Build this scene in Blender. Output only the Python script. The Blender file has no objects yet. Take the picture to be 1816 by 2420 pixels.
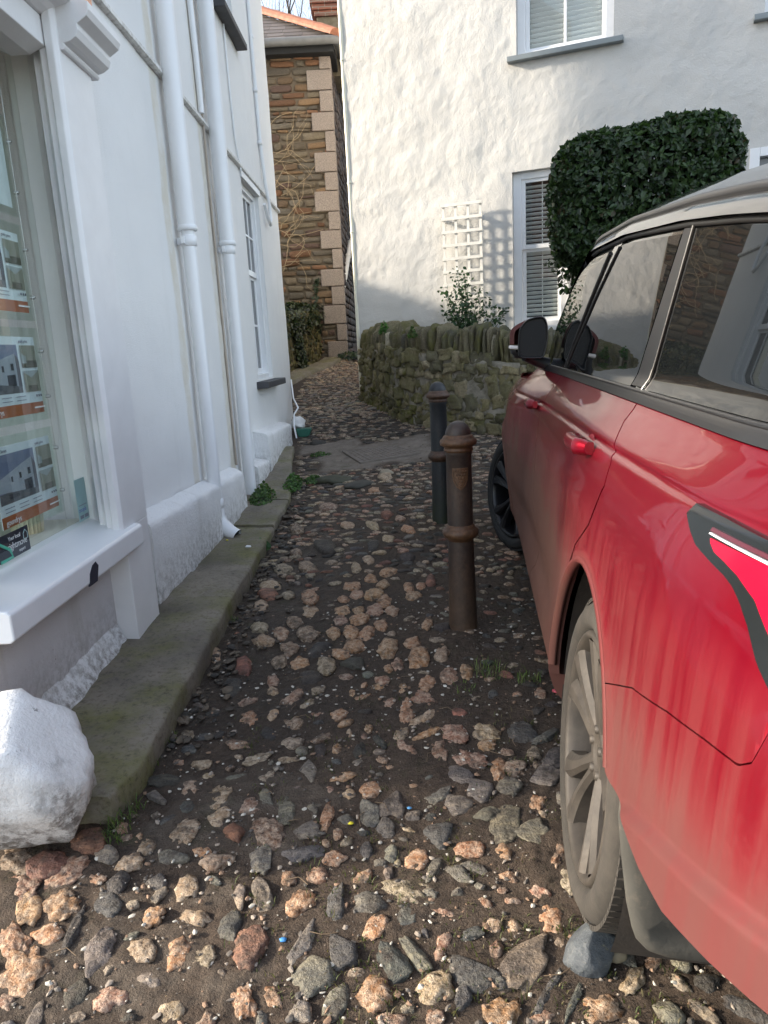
import bpy, bmesh, math, random
import numpy as np
from mathutils import Vector, Matrix, noise as mnoise
R = math.radians
scene = bpy.context.scene
C = scene.collection
rng = random.Random(7)
nrng = np.random.default_rng(11)

# ------------------------------------------------------------------ tags
def tag(o, label=None, cat=None, group=None, kind=None):
    if label: o['label'] = label
    if cat: o['category'] = cat
    if group: o['group'] = group
    if kind: o['kind'] = kind
    return o
def thing(name, label, cat, loc=(0, 0, 0), group=None, mat=None):
    o = bpy.data.objects.new(name, None); C.objects.link(o)
    o.empty_display_size = .1
    if mat is not None: o.matrix_basis = mat
    else: o.location = loc
    return tag(o, label, cat, group)
def wmat(p):
    return (wmat(p.parent) @ p.matrix_parent_inverse @ p.matrix_basis) if p.parent else p.matrix_basis.copy()
def put(o, parent):
    """parent o (built in world coordinates) under an unscaled, possibly rotated empty"""
    if parent is None: return o
    o.parent = parent
    o.matrix_parent_inverse = wmat(parent).inverted()
    return o

# ------------------------------------------------------------------ mesh builder
class MB:
    def __init__(s): s.v = []; s.f = []; s.sm = []; s.col = []; s.cc = (1, 1, 1)
    def add(s, vs, fs, smooth=False):
        b = len(s.v); s.v += [tuple(p) for p in vs]; s.f += [tuple(i + b for i in f) for f in fs]
        s.sm += [smooth] * len(fs); s.col += [s.cc] * len(vs)
    def box(s, a, b, M=None):
        x0, y0, z0 = a; x1, y1, z1 = b
        v = [(x, y, z) for x in (x0, x1) for y in (y0, y1) for z in (z0, z1)]
        if M is not None: v = [M @ Vector(p) for p in v]
        s.add(v, [(0, 1, 3, 2), (4, 6, 7, 5), (0, 4, 5, 1), (2, 3, 7, 6), (0, 2, 6, 4), (1, 5, 7, 3)])
    def obox(s, c, ax, ay, az):
        c = Vector(c); ax = Vector(ax); ay = Vector(ay); az = Vector(az)
        v = [c + i * ax + j * ay + k * az for i in (-1, 1) for j in (-1, 1) for k in (-1, 1)]
        s.add(v, [(0, 1, 3, 2), (4, 6, 7, 5), (0, 4, 5, 1), (2, 3, 7, 6), (0, 2, 6, 4), (1, 5, 7, 3)])
    def prism(s, pts, fn, smooth=False):
        """pts: 2D outline; fn(p, k) -> 3D for k=0,1"""
        n = len(pts); v = [fn(p, 0) for p in pts] + [fn(p, 1) for p in pts]
        f = [tuple(range(n))[::-1], tuple(range(n, 2 * n))] + [(i, (i + 1) % n, n + (i + 1) % n, n + i) for i in range(n)]
        s.add(v, f, smooth)
    def tube(s, pts, r, n=8, cap=True, smooth=True):
        pts = [Vector(p) for p in pts]; rs = r if isinstance(r, (list, tuple)) else [r] * len(pts)
        vs = []; fs = []; up = None
        for i, p in enumerate(pts):
            t = (pts[min(i + 1, len(pts) - 1)] - pts[max(i - 1, 0)])
            if t.length < 1e-9: t = Vector((0, 0, 1))
            t.normalize()
            if up is None: up = t.orthogonal().normalized()
            up = (up - t * up.dot(t))
            up = up.normalized() if up.length > 1e-6 else t.orthogonal().normalized()
            w = t.cross(up)
            for k in range(n):
                a = 2 * math.pi * k / n; vs.append(p + (up * math.cos(a) + w * math.sin(a)) * rs[i])
        m = len(pts)
        for i in range(m - 1):
            for k in range(n): fs.append((i * n + k, i * n + (k + 1) % n, (i + 1) * n + (k + 1) % n, (i + 1) * n + k))
        s.add(vs, fs, smooth)
        if cap: s.add(vs[:n], [tuple(range(n))[::-1]]); s.add(vs[-n:], [tuple(range(n))])
    def lathe(s, prof, o=(0, 0, 0), ax=(0, 0, 1), n=32, smooth=True):
        o = Vector(o); ax = Vector(ax).normalized(); u = ax.orthogonal().normalized(); w = ax.cross(u)
        vs = []; fs = []
        for (r, h) in prof:
            for k in range(n):
                a = 2 * math.pi * k / n; vs.append(o + ax * h + (u * math.cos(a) + w * math.sin(a)) * r)
        for i in range(len(prof) - 1):
            for k in range(n): fs.append((i * n + k, i * n + (k + 1) % n, (i + 1) * n + (k + 1) % n, (i + 1) * n + k))
        s.add(vs, fs, smooth)
    def grid(s, P, smooth=True, flip=False):
        """P: array (nu, nv, 3)"""
        nu, nv = P.shape[:2]; b = len(s.v)
        fs = []
        for i in range(nu - 1):
            for j in range(nv - 1):
                q = (i * nv + j, (i + 1) * nv + j, (i + 1) * nv + j + 1, i * nv + j + 1)
                fs.append(q[::-1] if flip else q)
        s.add([tuple(p) for p in P.reshape(-1, 3)], fs, smooth)
    def build(s, name, mat=None, parent=None, col=False, bevel=None, solid=None, local=False, weld=False):
        me = bpy.data.meshes.new(name); me.from_pydata(s.v, [], s.f); me.update()
        me.polygons.foreach_set('use_smooth', s.sm)
        if col:
            a = me.color_attributes.new('Col', 'FLOAT_COLOR', 'POINT')
            a.data.foreach_set('color', np.array([(c[0], c[1], c[2], 1) for c in s.col], 'f').ravel())
        bm = bmesh.new(); bm.from_mesh(me)
        if weld: bmesh.ops.remove_doubles(bm, verts=bm.verts, dist=1e-5)
        if not solid and not weld == 'keep': bmesh.ops.recalc_face_normals(bm, faces=bm.faces)
        bm.to_mesh(me); bm.free()
        if mat: me.materials.append(mat)
        o = bpy.data.objects.new(name, me); C.objects.link(o)
        if bevel:
            m = o.modifiers.new('b', 'BEVEL'); m.width = bevel; m.segments = 2; m.limit_method = 'ANGLE'; m.angle_limit = R(40)
            m.harden_normals = False
        if solid:
            m = o.modifiers.new('s', 'SOLIDIFY'); m.thickness = solid; m.offset = -1
        if local: o.parent = parent
        else: put(o, parent)
        return o

def bulk(name, V, F, mat, parent=None, col=None, smooth=True, attrs=None):
    """big numpy mesh: V (n,3), F (m,k)"""
    me = bpy.data.meshes.new(name)
    k = F.shape[1]; m = len(F)
    me.vertices.add(len(V)); me.vertices.foreach_set('co', np.ascontiguousarray(V, 'f').ravel())
    me.loops.add(m * k); me.loops.foreach_set('vertex_index', np.ascontiguousarray(F, 'i').ravel())
    me.polygons.add(m); me.polygons.foreach_set('loop_start', np.arange(0, m * k, k, dtype='i'))
    me.polygons.foreach_set('loop_total', np.full(m, k, 'i'))
    me.update(calc_edges=True); me.validate()
    me.polygons.foreach_set('use_smooth', np.full(len(me.polygons), smooth))
    if col is not None:
        a = me.color_attributes.new('Col', 'FLOAT_COLOR', 'POINT')
        a.data.foreach_set('color', np.concatenate([col, np.ones((len(col), 1))], 1).astype('f').ravel())
    for nm, arr in (attrs or {}).items():
        a = me.attributes.new(nm, 'FLOAT', 'POINT'); a.data.foreach_set('value', np.asarray(arr, 'f'))
    me.materials.append(mat)
    o = bpy.data.objects.new(name, me); C.objects.link(o)
    return put(o, parent)

# ------------------------------------------------------------------ numpy noise
_perm = np.random.default_rng(3).permutation(4096)
_gr = np.random.default_rng(4).normal(size=(4096, 3)); _gr /= np.linalg.norm(_gr, axis=1)[:, None]
def _h(i, j, k): return _perm[(_perm[(_perm[i & 4095] + j) & 4095] + k) & 4095]
def pn(p, f=1.0, o=(0, 0, 0)):
    p = np.asarray(p, float) * f + np.array(o)
    i = np.floor(p).astype(int); d = p - i; w = d * d * d * (d * (d * 6 - 15) + 10)
    out = 0
    for a in (0, 1):
        for b in (0, 1):
            for c in (0, 1):
                g = _gr[_h(i[..., 0] + a, i[..., 1] + b, i[..., 2] + c)]
                v = ((d - np.array([a, b, c])) * g).sum(-1)
                out = out + v * (w[..., 0] if a else 1 - w[..., 0]) * (w[..., 1] if b else 1 - w[..., 1]) * (w[..., 2] if c else 1 - w[..., 2])
    return out * 1.6
def fbm(p, f=1.0, n=4, o=(0, 0, 0)):
    return sum(pn(p, f * 2 ** i, np.array(o) + 7.3 * i) * .5 ** i for i in range(n))
def sstep(a, b, x):
    t = np.clip((x - a) / (b - a), 0, 1); return t * t * (3 - 2 * t)

# ------------------------------------------------------------------ materials
class NT:
    def __init__(s, name):
        s.m = bpy.data.materials.new(name); s.m.use_nodes = True; s.t = s.m.node_tree; s.n = s.t.nodes
        s.b = s.n['Principled BSDF']; s.out = s.n['Material Output']; s._co = None
    def node(s, typ, **k):
        n = s.n.new(typ)
        for a, v in k.items(): setattr(n, a, v)
        return n
    def link(s, a, b): s.t.links.new(a, b)
    def setin(s, sock, v):
        if isinstance(v, bpy.types.NodeSocket): s.link(v, sock)
        elif isinstance(v, (tuple, list)) and len(v) == 3 and sock.type == 'RGBA': sock.default_value = (*v, 1)
        else: sock.default_value = v
    def co(s):
        if s._co is None: s._co = s.node('ShaderNodeTexCoord').outputs['Object']
        return s._co
    def geo(s): return s.node('ShaderNodeNewGeometry').outputs['Position']
    def mapping(s, scale=(1, 1, 1), loc=(0, 0, 0), rot=(0, 0, 0), src=None):
        n = s.node('ShaderNodeMapping'); n.inputs['Scale'].default_value = scale; n.inputs['Location'].default_value = loc; n.inputs['Rotation'].default_value = rot
        s.link(src or s.co(), n.inputs['Vector']); return n.outputs[0]
    def noise(s, scale, detail=4, rough=.55, vec=None, dist=0.0):
        n = s.node('ShaderNodeTexNoise'); n.inputs['Scale'].default_value = scale; n.inputs['Detail'].default_value = detail
        n.inputs['Roughness'].default_value = rough; n.inputs['Distortion'].default_value = dist
        s.link(vec or s.co(), n.inputs['Vector']); return n.outputs['Fac']
    def voro(s, scale, vec=None, feature='F1', out='Distance', rand=1.0):
        n = s.node('ShaderNodeTexVoronoi'); n.feature = feature; n.inputs['Scale'].default_value = scale
        n.inputs['Randomness'].default_value = rand
        s.link(vec or s.co(), n.inputs['Vector']); return n.outputs[out]
    def ramp(s, fac, *stops, interp='LINEAR'):
        n = s.node('ShaderNodeValToRGB'); cr = n.color_ramp; cr.interpolation = interp
        while len(cr.elements) < len(stops): cr.elements.new(.5)
        for e, (p, c) in zip(cr.elements, stops):
            e.position = p; e.color = (c, c, c, 1) if isinstance(c, (int, float)) else (*c, 1)
        s.link(fac, n.inputs[0]); return n.outputs[0]
    def mix(s, a, b, fac, typ='MIX'):
        n = s.node('ShaderNodeMix', data_type='RGBA', blend_type=typ, clamp_factor=True)
        s.setin(n.inputs[0], fac); s.setin(n.inputs[6], a); s.setin(n.inputs[7], b); return n.outputs[2]
    def math(s, op, a, b=0.0, c=0.0, clamp=False):
        n = s.node('ShaderNodeMath', operation=op, use_clamp=clamp)
        s.setin(n.inputs[0], a); s.setin(n.inputs[1], b)
        if len(n.inputs) > 2: s.setin(n.inputs[2], c)
        return n.outputs[0]
    def attr(s, name, out='Color'):
        n = s.node('ShaderNodeAttribute', attribute_name=name); return n.outputs[out]
    def sep(s, v=None):
        n = s.node('ShaderNodeSeparateXYZ'); s.link(v or s.co(), n.inputs[0]); return n.outputs
    def bump(s, h, strength=.3, dist=.01, normal=None):
        n = s.node('ShaderNodeBump'); n.inputs['Strength'].default_value = strength; n.inputs['Distance'].default_value = dist
        s.link(h, n.inputs['Height'])
        if normal: s.link(normal, n.inputs['Normal'])
        s.link(n.outputs[0], s.b.inputs['Normal']); return n.outputs[0]
    def set(s, **k):
        names = {'base': 'Base Color', 'rough': 'Roughness', 'metal': 'Metallic', 'spec': 'Specular IOR Level', 'coat': 'Coat Weight',
                 'coatr': 'Coat Roughness', 'trans': 'Transmission Weight', 'ior': 'IOR', 'alpha': 'Alpha', 'sss': 'Subsurface Weight'}
        for a, v in k.items(): s.setin(s.b.inputs[names[a]], v)
        return s
def simple(name, base, rough=.5, **k):
    n = NT(name); n.set(base=base, rough=rough, **k); return n.m
def paint(name, base, rough=.45, var=.06, bump=.1, scale=6, dirt=None, dirtc=(.30, .26, .2)):
    n = NT(name); a = n.noise(scale, 5)
    lo = tuple(c * (1 - var) for c in base); hi = tuple(min(1, c * (1 + var * .5)) for c in base)
    col = n.ramp(a, (.3, lo), (.7, hi))
    if dirt:
        d = n.ramp(n.noise(scale * 3.1, 6, .7), (1 - dirt - .1, 0.0), (1 - dirt + .12, 1.0))
        col = n.mix(col, dirtc, n.math('MULTIPLY', d, .6))
    n.set(base=col, rough=rough); n.bump(n.noise(scale * 12, 5), bump, .004); return n.m

def render_wall(name, base, stipple=170, amp=.35, low=9, grime=.1, bands=(), foot=None):
    n = NT(name); a = n.noise(1.3, 5, .6); b = n.noise(14, 6, .65)
    col = n.ramp(a, (.3, tuple(c * .93 for c in base)), (.7, base))
    v = n.mapping((6, 6, .7)); st = n.ramp(n.noise(1.0, 6, .65, v), (.58, 0.0), (.75, 1.0))
    col = n.mix(col, (.42, .40, .35), n.math('MULTIPLY', st, grime))
    sp = n.ramp(n.noise(55, 3, .6), (.70, 0.0), (.74, 1.0)); col = n.mix(col, (.25, .23, .2), n.math('MULTIPLY', sp, grime * 1.3))
    if bands or foot:
        px = n.sep(n.geo()); wob = n.math('MULTIPLY', n.math('SUBTRACT', n.noise(3, 5, .7), .5), .10)
        for y0, y1 in bands:
            c = n.math('ABSOLUTE', n.math('SUBTRACT', n.math('ADD', px[1], wob), (y0 + y1) / 2)); m = n.ramp(c, (0.0, .75), ((y1 - y0) * .35, .7), ((y1 - y0) * .62, 0.0))
            col = n.mix(col, (.60, .54, .42), n.math('MULTIPLY', m, n.ramp(n.noise(5, 5, .7), (.3, .35), (.6, 1.0))))
        if foot:
            hz = n.math('SUBTRACT', px[2], n.math('MULTIPLY_ADD', n.math('MAXIMUM', n.math('SUBTRACT', px[1], 5.4), 0.0), .115, foot))
            m = n.math('MULTIPLY', n.ramp(hz, (0.0, 1.0), (.10, .55), (.30, 0.0)), n.ramp(n.noise(26, 6, .75), (.42, 0.0), (.6, 1.0)))
            col = n.mix(col, (.13, .105, .075), n.math('MULTIPLY', m, .8))
    n.set(base=col, rough=.72)
    h = n.math('ADD', n.noise(stipple, 3, .6), n.math('MULTIPLY', n.noise(low, 4), 1.6)); n.bump(h, amp, .006); return n.m

WHITE = render_wall('white_render', (.79, .79, .78), amp=.5, bands=((4.60, 4.74), (5.62, 5.80)))
WHITE2 = render_wall('lime_render', (.57, .56, .53), stipple=60, amp=.75, low=11, grime=.10)
PLINTH = render_wall('plinth_render', (.76, .76, .755), stipple=80, amp=.9, grime=.4, foot=-1.22)
RISER = render_wall('riser_render', (.62, .60, .60), stipple=120, amp=.7, grime=.6, foot=-1.25)
PEACH = render_wall('peach_render', (.80, .42, .27), grime=.02)
TRIM = paint('white_gloss', (.80, .81, .82), .28, .03, .06, 9, .08)
TRIMW = paint('white_trim_worn', (.76, .76, .76), .4, .05, .12, 7, .2)
PIPE = paint('white_pipe', (.79, .80, .81), .32, .03, .05, 6, .1)
CREAMP = paint('cream_pipe', (.75, .72, .58), .4, .05, .05, 6)
REVEAL = paint('grey_reveal', (.60, .63, .61), .5, .04, .03, 4)
SLATE = paint('slate_sill', (.05, .05, .055), .6, .3, .3, 14)
BLUEGREY = paint('grey_sill_paint', (.22, .25, .26), .5, .1, .1, 8)
DARKM = simple('dark_void', (.012, .012, .012), .8)
WOODDARK = paint('dark_shelf', (.05, .035, .025), .6, .4, .1, 5)
CREAM = simple('cream_board', (.55, .53, .45), .7)
# glass of panes
def glass(name, tint=(.965, .985, .975)):
    n = NT(name); n.set(base=tint, rough=.01, trans=1.0, ior=1.03, spec=.5)
    g = n.node('ShaderNodeBsdfGlossy'); g.inputs['Roughness'].default_value = .012; g.inputs['Color'].default_value = (1, 1, 1, 1)
    t = n.node('ShaderNodeBsdfTransparent'); t.inputs['Color'].default_value = (*tint, 1)
    fr = n.node('ShaderNodeFresnel'); fr.inputs['IOR'].default_value = 1.5
    ge = n.node('ShaderNodeNewGeometry'); fac = n.math('MULTIPLY', fr.outputs[0], n.math('SUBTRACT', 1.0, ge.outputs['Backfacing']))
    mx = n.node('ShaderNodeMixShader'); n.link(fac, mx.inputs[0]); n.link(t.outputs[0], mx.inputs[1]); n.link(g.outputs[0], mx.inputs[2])
    n.link(mx.outputs[0], n.out.inputs['Surface']); return n.m
GLASS = glass('clear_glass')
GLASSD = simple('dark_window_glass', (.02, .022, .024), .03, spec=.6)
# ------------------------------------------------------------------ camera, sky, sun
F_, CX_, CY_ = 1678.0, 908.0, 1210.0
P_, R_ = R(12.8), R(2.97)
cam = bpy.data.cameras.new('Camera'); camo = bpy.data.objects.new('Camera', cam); C.objects.link(camo)
cam.sensor_fit = 'VERTICAL'; cam.sensor_height = 24.0; cam.lens = 24.0 * F_ / 2420.0; cam.clip_start = .05; cam.clip_end = 600
# forward = (0, cos P, -sin P); the phone was rolled about 3 degrees
fw = Vector((0, math.cos(P_), -math.sin(P_))); up = Vector((0, math.sin(P_), math.cos(P_))); rt = Vector((1, 0, 0))
# image up in the rolled picture
c_, s_ = math.cos(R_), math.sin(R_)
iu = up * c_ + rt * s_; ir = rt * c_ - up * s_
camo.matrix_world = Matrix((( ir.x, iu.x, -fw.x, 0), (ir.y, iu.y, -fw.y, 0), (ir.z, iu.z, -fw.z, 0), (0, 0, 0, 1)))
scene.camera = camo

SUN_EL = R(21.0)
sd = Vector((math.cos(SUN_EL), -.045 * math.cos(SUN_EL), -math.sin(SUN_EL))).normalized()   # direction the light travels
world = bpy.data.worlds.new('World'); scene.world = world; world.use_nodes = True
wt = world.node_tree; bg = wt.nodes['Background']; sky = wt.nodes.new('ShaderNodeTexSky'); sky.sky_type = 'NISHITA'
sky.sun_disc = False; sky.sun_elevation = SUN_EL; sky.sun_rotation = math.atan2(-sd.x, -sd.y)
sky.altitude = 50; sky.air_density = 1.0; sky.dust_density = 2.2; sky.ozone_density = 1.0
hz = wt.nodes.new('ShaderNodeHueSaturation'); hz.inputs['Saturation'].default_value = .62; wt.links.new(sky.outputs[0], hz.inputs['Color']); wt.links.new(hz.outputs[0], bg.inputs[0]); bg.inputs[1].default_value = .15
sl = bpy.data.lights.new('Sun', 'SUN'); sl.energy = 2.0; sl.angle = R(4.0); sl.color = (1.0, .88, .72)
slo = bpy.data.objects.new('Sun', sl); C.objects.link(slo); slo.rotation_euler = sd.to_track_quat('-Z', 'Y').to_euler()
scene.view_settings.view_transform = 'Standard'; scene.view_settings.look = 'None'; scene.view_settings.exposure = 2.02
scene.cycles.max_bounces = 8; scene.cycles.diffuse_bounces = 5; scene.cycles.transparent_max_bounces = 12
scene.cycles.caustics_reflective = False; scene.cycles.caustics_refractive = False
scene.cycles.use_denoising = True

# ------------------------------------------------------------------ the ground surface
GP = np.array([(-1.0, -1.5, -1.40), (.3, -1.5, -1.38), (1.4, -1, -1.37), (-1.0, .5, -1.36), (.3, .3, -1.33), (.41, 1.52, -1.318), (1.4, 1.5, -1.34), (.80, 4.41, -1.29), (1.7, 4.4, -1.29), (1.5, 3, -1.32),
    (-1.1, 1.8, -1.34), (-.9, 2.3, -1.335), (.36, 3.15, -1.286), (.42, 4.87, -1.19), (-.85, 3.33, -1.30), (-.84, 4.17, -1.29), (-.82, 5.2, -1.24), (-.8, 5.75, -1.19),
    (-.1, 2.4, -1.31), (-.2, 4.0, -1.25), (0, 5.4, -1.17), (-.9, 7.1, -1.06), (-.1, 6.75, -1.04), (0, 7.3, -.97), (-.75, 7.6, -1.0), (.56, 7.6, -.86), (.94, 7.2, -.90), (.15, 8.9, -.76), (-.2, 9.9, -.67),
    (-.98, 8.25, -.95), (-1.0, 9.0, -.82), (-1.2, 10.2, -.51), (-1.4, 11, -.30), (-1.07, 12.5, -.13), (-.6, 12.8, -.06), (-.25, 12.8, -.16), (-.2, 11.2, -.42), (-.4, 14.5, .10), (-.4, 17, .4), (2, 9, -.75), (3, 6, -1.05), (-3, 2, -1.34), (3, 2, -1.36)])
def _tps():
    n = len(GP); d = np.linalg.norm(GP[:, None, :2] - GP[None, :, :2], axis=2)
    K = np.where(d > 0, d * d * np.log(d + 1e-12), 0) + np.eye(n) * .012
    Pm = np.c_[np.ones(n), GP[:, :2]]
    A = np.block([[K, Pm], [Pm.T, np.zeros((3, 3))]])
    return np.linalg.solve(A, np.r_[GP[:, 2], 0, 0, 0])
_gw = _tps()
def ground(x, y):
    x = np.clip(np.asarray(x, float), -3, 3.2); y = np.clip(np.asarray(y, float), -1.6, 16)
    sh = np.broadcast(x, y).shape; q = np.stack(np.broadcast_arrays(x, y), -1).reshape(-1, 2)
    d = np.linalg.norm(q[:, None] - GP[None, :, :2], axis=2)
    K = np.where(d > 0, d * d * np.log(d + 1e-12), 0)
    return (K @ _gw[:-3] + _gw[-3] + q @ _gw[-2:]).reshape(sh)
def gz(x, y): return float(ground(x, y))
def ray(x, y):
    u = (x - CX_) / F_; v = (CY_ - y) / F_
    u2 = u * c_ + v * s_; v2 = -u * s_ + v * c_
    return np.array((u2, math.cos(P_) + v2 * math.sin(P_), -math.sin(P_) + v2 * math.cos(P_)))
def on_ground(x, y):
    """where a line of sight meets the ground: used once, to survey the stones of the lane"""
    r = ray(x, y); lo, hi = .3, 30.0
    for Y in np.arange(.6, 18, .15):
        if r[2] / r[1] * Y < gz(r[0] / r[1] * Y, Y): hi = Y; lo = Y - .15; break
    for _ in range(22):
        m = (lo + hi) / 2
        if r[2] / r[1] * m < gz(r[0] / r[1] * m, m): hi = m
        else: lo = m
    return np.array((r[0] / r[1] * hi, hi, gz(r[0] / r[1] * hi, hi)))

def slab_edge(y):   # outer edge of the stone slabs along the left wall
    return np.interp(y, [1.87, 2.05, 2.4, 2.8, 3.3, 4.2, 4.85, 5.2, 5.75, 6.4, 7.1, 7.6, 8.4], [-.87, -.815, -.82, -.81, -.805, -.80, -.80, -.80, -.77, -.82, -.90, -.92, -1.0])

# mortar / concrete patches lying in the earth of the foreground: (x, y, rx, ry)
PATCH = [(*on_ground(px, py)[:2], rx, ry) for px, py, rx, ry in [(600, 1850, .22, .10), (680, 1900, .16, .10), (520, 1900, .16, .10), (430, 1985, .17, .09), (300, 2240, .26, .13), (200, 2330, .2, .1), (420, 2330, .18, .07), (640, 1990, .12, .08), (470, 2100, .1, .06)]]
PATH_CON = [(-.05, 7.05, .62, .48), (-.55, 7.6, .35, .25)]
def build_ground():
    ys = [-1.5, -.9, -.4, 0, .3, .55, .7]; y = .8
    while y < 13.4: ys.append(y); y += .0062 * max(y, 1.0)
    while y < 16.4: ys.append(y); y += .25
    xs = np.r_[-3, -2.4, -2, -1.7, -1.5, np.arange(-1.4, 1.55, .011), 1.6, 1.7, 1.85, 2.05, 2.3, 2.7, 3.2]
    X, Y = np.meshgrid(xs, np.array(ys), indexing='ij'); Z = ground(X, Y)
    p = np.stack([X, Y, X * 0], -1)
    Z = Z + fbm(p, 2.2, 3) * .008 + (fbm(p, 13, 2, (5, 2, 1)) * .006 + fbm(p, 45, 2, (1, 2, 1)) * .0035) * np.clip(3.5 / np.maximum(Y, 1), .5, 1)
    pm = np.zeros_like(X)
    for (a, b, rx, ry) in PATCH:
        d = np.sqrt(((X - a) / rx) ** 2 + ((Y - b) / ry) ** 2) + fbm(p, 7, 4, (a, b, 0)) * .75
        pm = np.maximum(pm, 1 - sstep(.45, 1.15, d))
    pc = np.zeros_like(X)
    for (a, b, rx, ry) in PATH_CON:
        d = np.maximum(np.abs(X - a) / rx, np.abs(Y - b) / ry) + fbm(p, 4, 3, (a, b, 0)) * .2
        pc = np.maximum(pc, 1 - sstep(.8, 1.05, d))
    Z = Z + pm * .004 + pc * .004
    wet = sstep(.15, -.55, X + .28 * (Y - 3.0) * 0) * sstep(1.9, 2.5, Y) * sstep(6.5, 4.5, Y)
    V = np.stack([X, Y, Z], -1).reshape(-1, 3); nx, ny = X.shape
    I = np.arange(nx * ny).reshape(nx, ny)
    Fq = np.stack([I[:-1, :-1], I[1:, :-1], I[1:, 1:], I[:-1, 1:]], -1).reshape(-1, 4)
    n = NT('lane_earth')
    a = n.noise(3.0, 5, .6); b = n.noise(38, 5, .65); c = n.noise(190, 4, .7)
    col = n.ramp(b, (.3, (.046, .031, .021)), (.55, (.088, .061, .042)), (.8, (.145, .106, .075)))
    col = n.mix(col, (.055, .041, .031), n.ramp(a, (.4, 0.0), (.62, .6)))
    grit = n.ramp(c, (.60, 0.0), (.66, 1.0)); col = n.mix(col, (.20, .165, .13), n.math('MULTIPLY', grit, .6)); dk = n.ramp(n.noise(75, 5, .75, n.mapping(loc=(1, 5, 2))), (.36, 1.0), (.47, 0.0)); col = n.mix(col, (.012, .009, .007), n.math('MULTIPLY', dk, .7))
    w = n.attr('wet', 'Fac'); col = n.mix(col, n.mix(col, (.35, .34, .34), 1.0, 'MULTIPLY'), n.math('MULTIPLY', w, .45))
    pa = n.attr('patch', 'Fac')
    pcol = n.ramp(n.noise(24, 6, .7), (.3, (.075, .058, .043)), (.6, (.125, .10, .077)), (.8, (.18, .15, .118)))
    col = n.mix(col, pcol, n.math('MULTIPLY', n.math('MULTIPLY', pa, n.ramp(n.noise(6, 6, .75, n.mapping(loc=(2, 3, 7))), (.36, .1), (.6, 1.0))), .9))
    pb = n.attr('path', 'Fac'); ccol = n.ramp(n.noise(9, 6, .7), (.3, (.15, .122, .098)), (.7, (.27, .23, .19)))
    col = n.mix(col, ccol, n.math('MULTIPLY', pb, .9))
    ms = n.ramp(n.noise(5.5, 6, .7, n.mapping(loc=(3, 1, 0))), (.57, 0.0), (.72, .5)); col = n.mix(col, (.035, .042, .010), ms)
    rg = n.mix((.82, .82, .82), n.ramp(n.noise(7, 3), (.35, .34), (.65, .6)), n.math('MULTIPLY', w, .8))
    n.set(base=col, rough=rg, spec=.35)
    n.bump(n.math('ADD', n.math('MULTIPLY', b, .8), n.math('MULTIPLY', c, .5)), .95, .022)
    o = bulk('ground', V, Fq, n.m, attrs={'patch': pm.ravel(), 'path': pc.ravel(), 'wet': wet.ravel()})
    tag(o, 'dark damp earth of the lane between the cobbles', None, None, 'structure')
    # the wide ground beyond
    xs = np.r_[-150, -60, -25, -10, np.arange(-5, 8.1, 1.0), 12, 30, 60, 150]; ys = np.r_[-150, -60, -25, -10, np.arange(-4, 22.1, 1.0), 30, 60, 150]
    X, Y = np.meshgrid(xs, ys, indexing='ij')
    Z = ground(X, Y) - .07; nx, ny = X.shape; I = np.arange(nx * ny).reshape(nx, ny)
    Fq = np.stack([I[:-1, :-1], I[1:, :-1], I[1:, 1:], I[:-1, 1:]], -1).reshape(-1, 4)
    m = NT('road_tarmac'); m.set(base=m.ramp(m.noise(30, 5), (.3, (.05, .048, .045)), (.7, (.10, .095, .088))), rough=.85)
    tag(bulk('road', np.stack([X, Y, Z], -1).reshape(-1, 3), Fq, m.m), 'wide road and yard around the lane', None, None, 'structure')
build_ground()

# ------------------------------------------------------------------ cobbles
def ico(sub):
    bm = bmesh.new(); bmesh.ops.create_icosphere(bm, subdivisions=sub, radius=1)
    v = np.array([q.co[:] for q in bm.verts]); f = np.array([[w.index for w in q.verts] for q in bm.faces]); bm.free(); return v, f
ICO = {1: ico(1), 2: ico(2), 3: ico(3), 4: ico(4)}
PAL = {'o': (.42, .235, .115), 'p': (.34, .19, .125), 'c': (.40, .30, .195), 'b': (.20, .13, .085), 'k': (.25, .215, .15), 'g': (.185, .170, .140),
       's': (.098, .096, .090), 'd': (.062, .055, .048), 'r': (.23, .115, .08), 't': (.215, .175, .14)}
ROUGHK = set('opcbk')
ZM = {'A': (560, 1600, .3012), 'B': (560, 2000, .3012), 'C': (1000, 1700, .3012), 'D': (1000, 2000, .3012), 'L': (0, 1490, .42169), 'M': (560, 750, .42169)}
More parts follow.
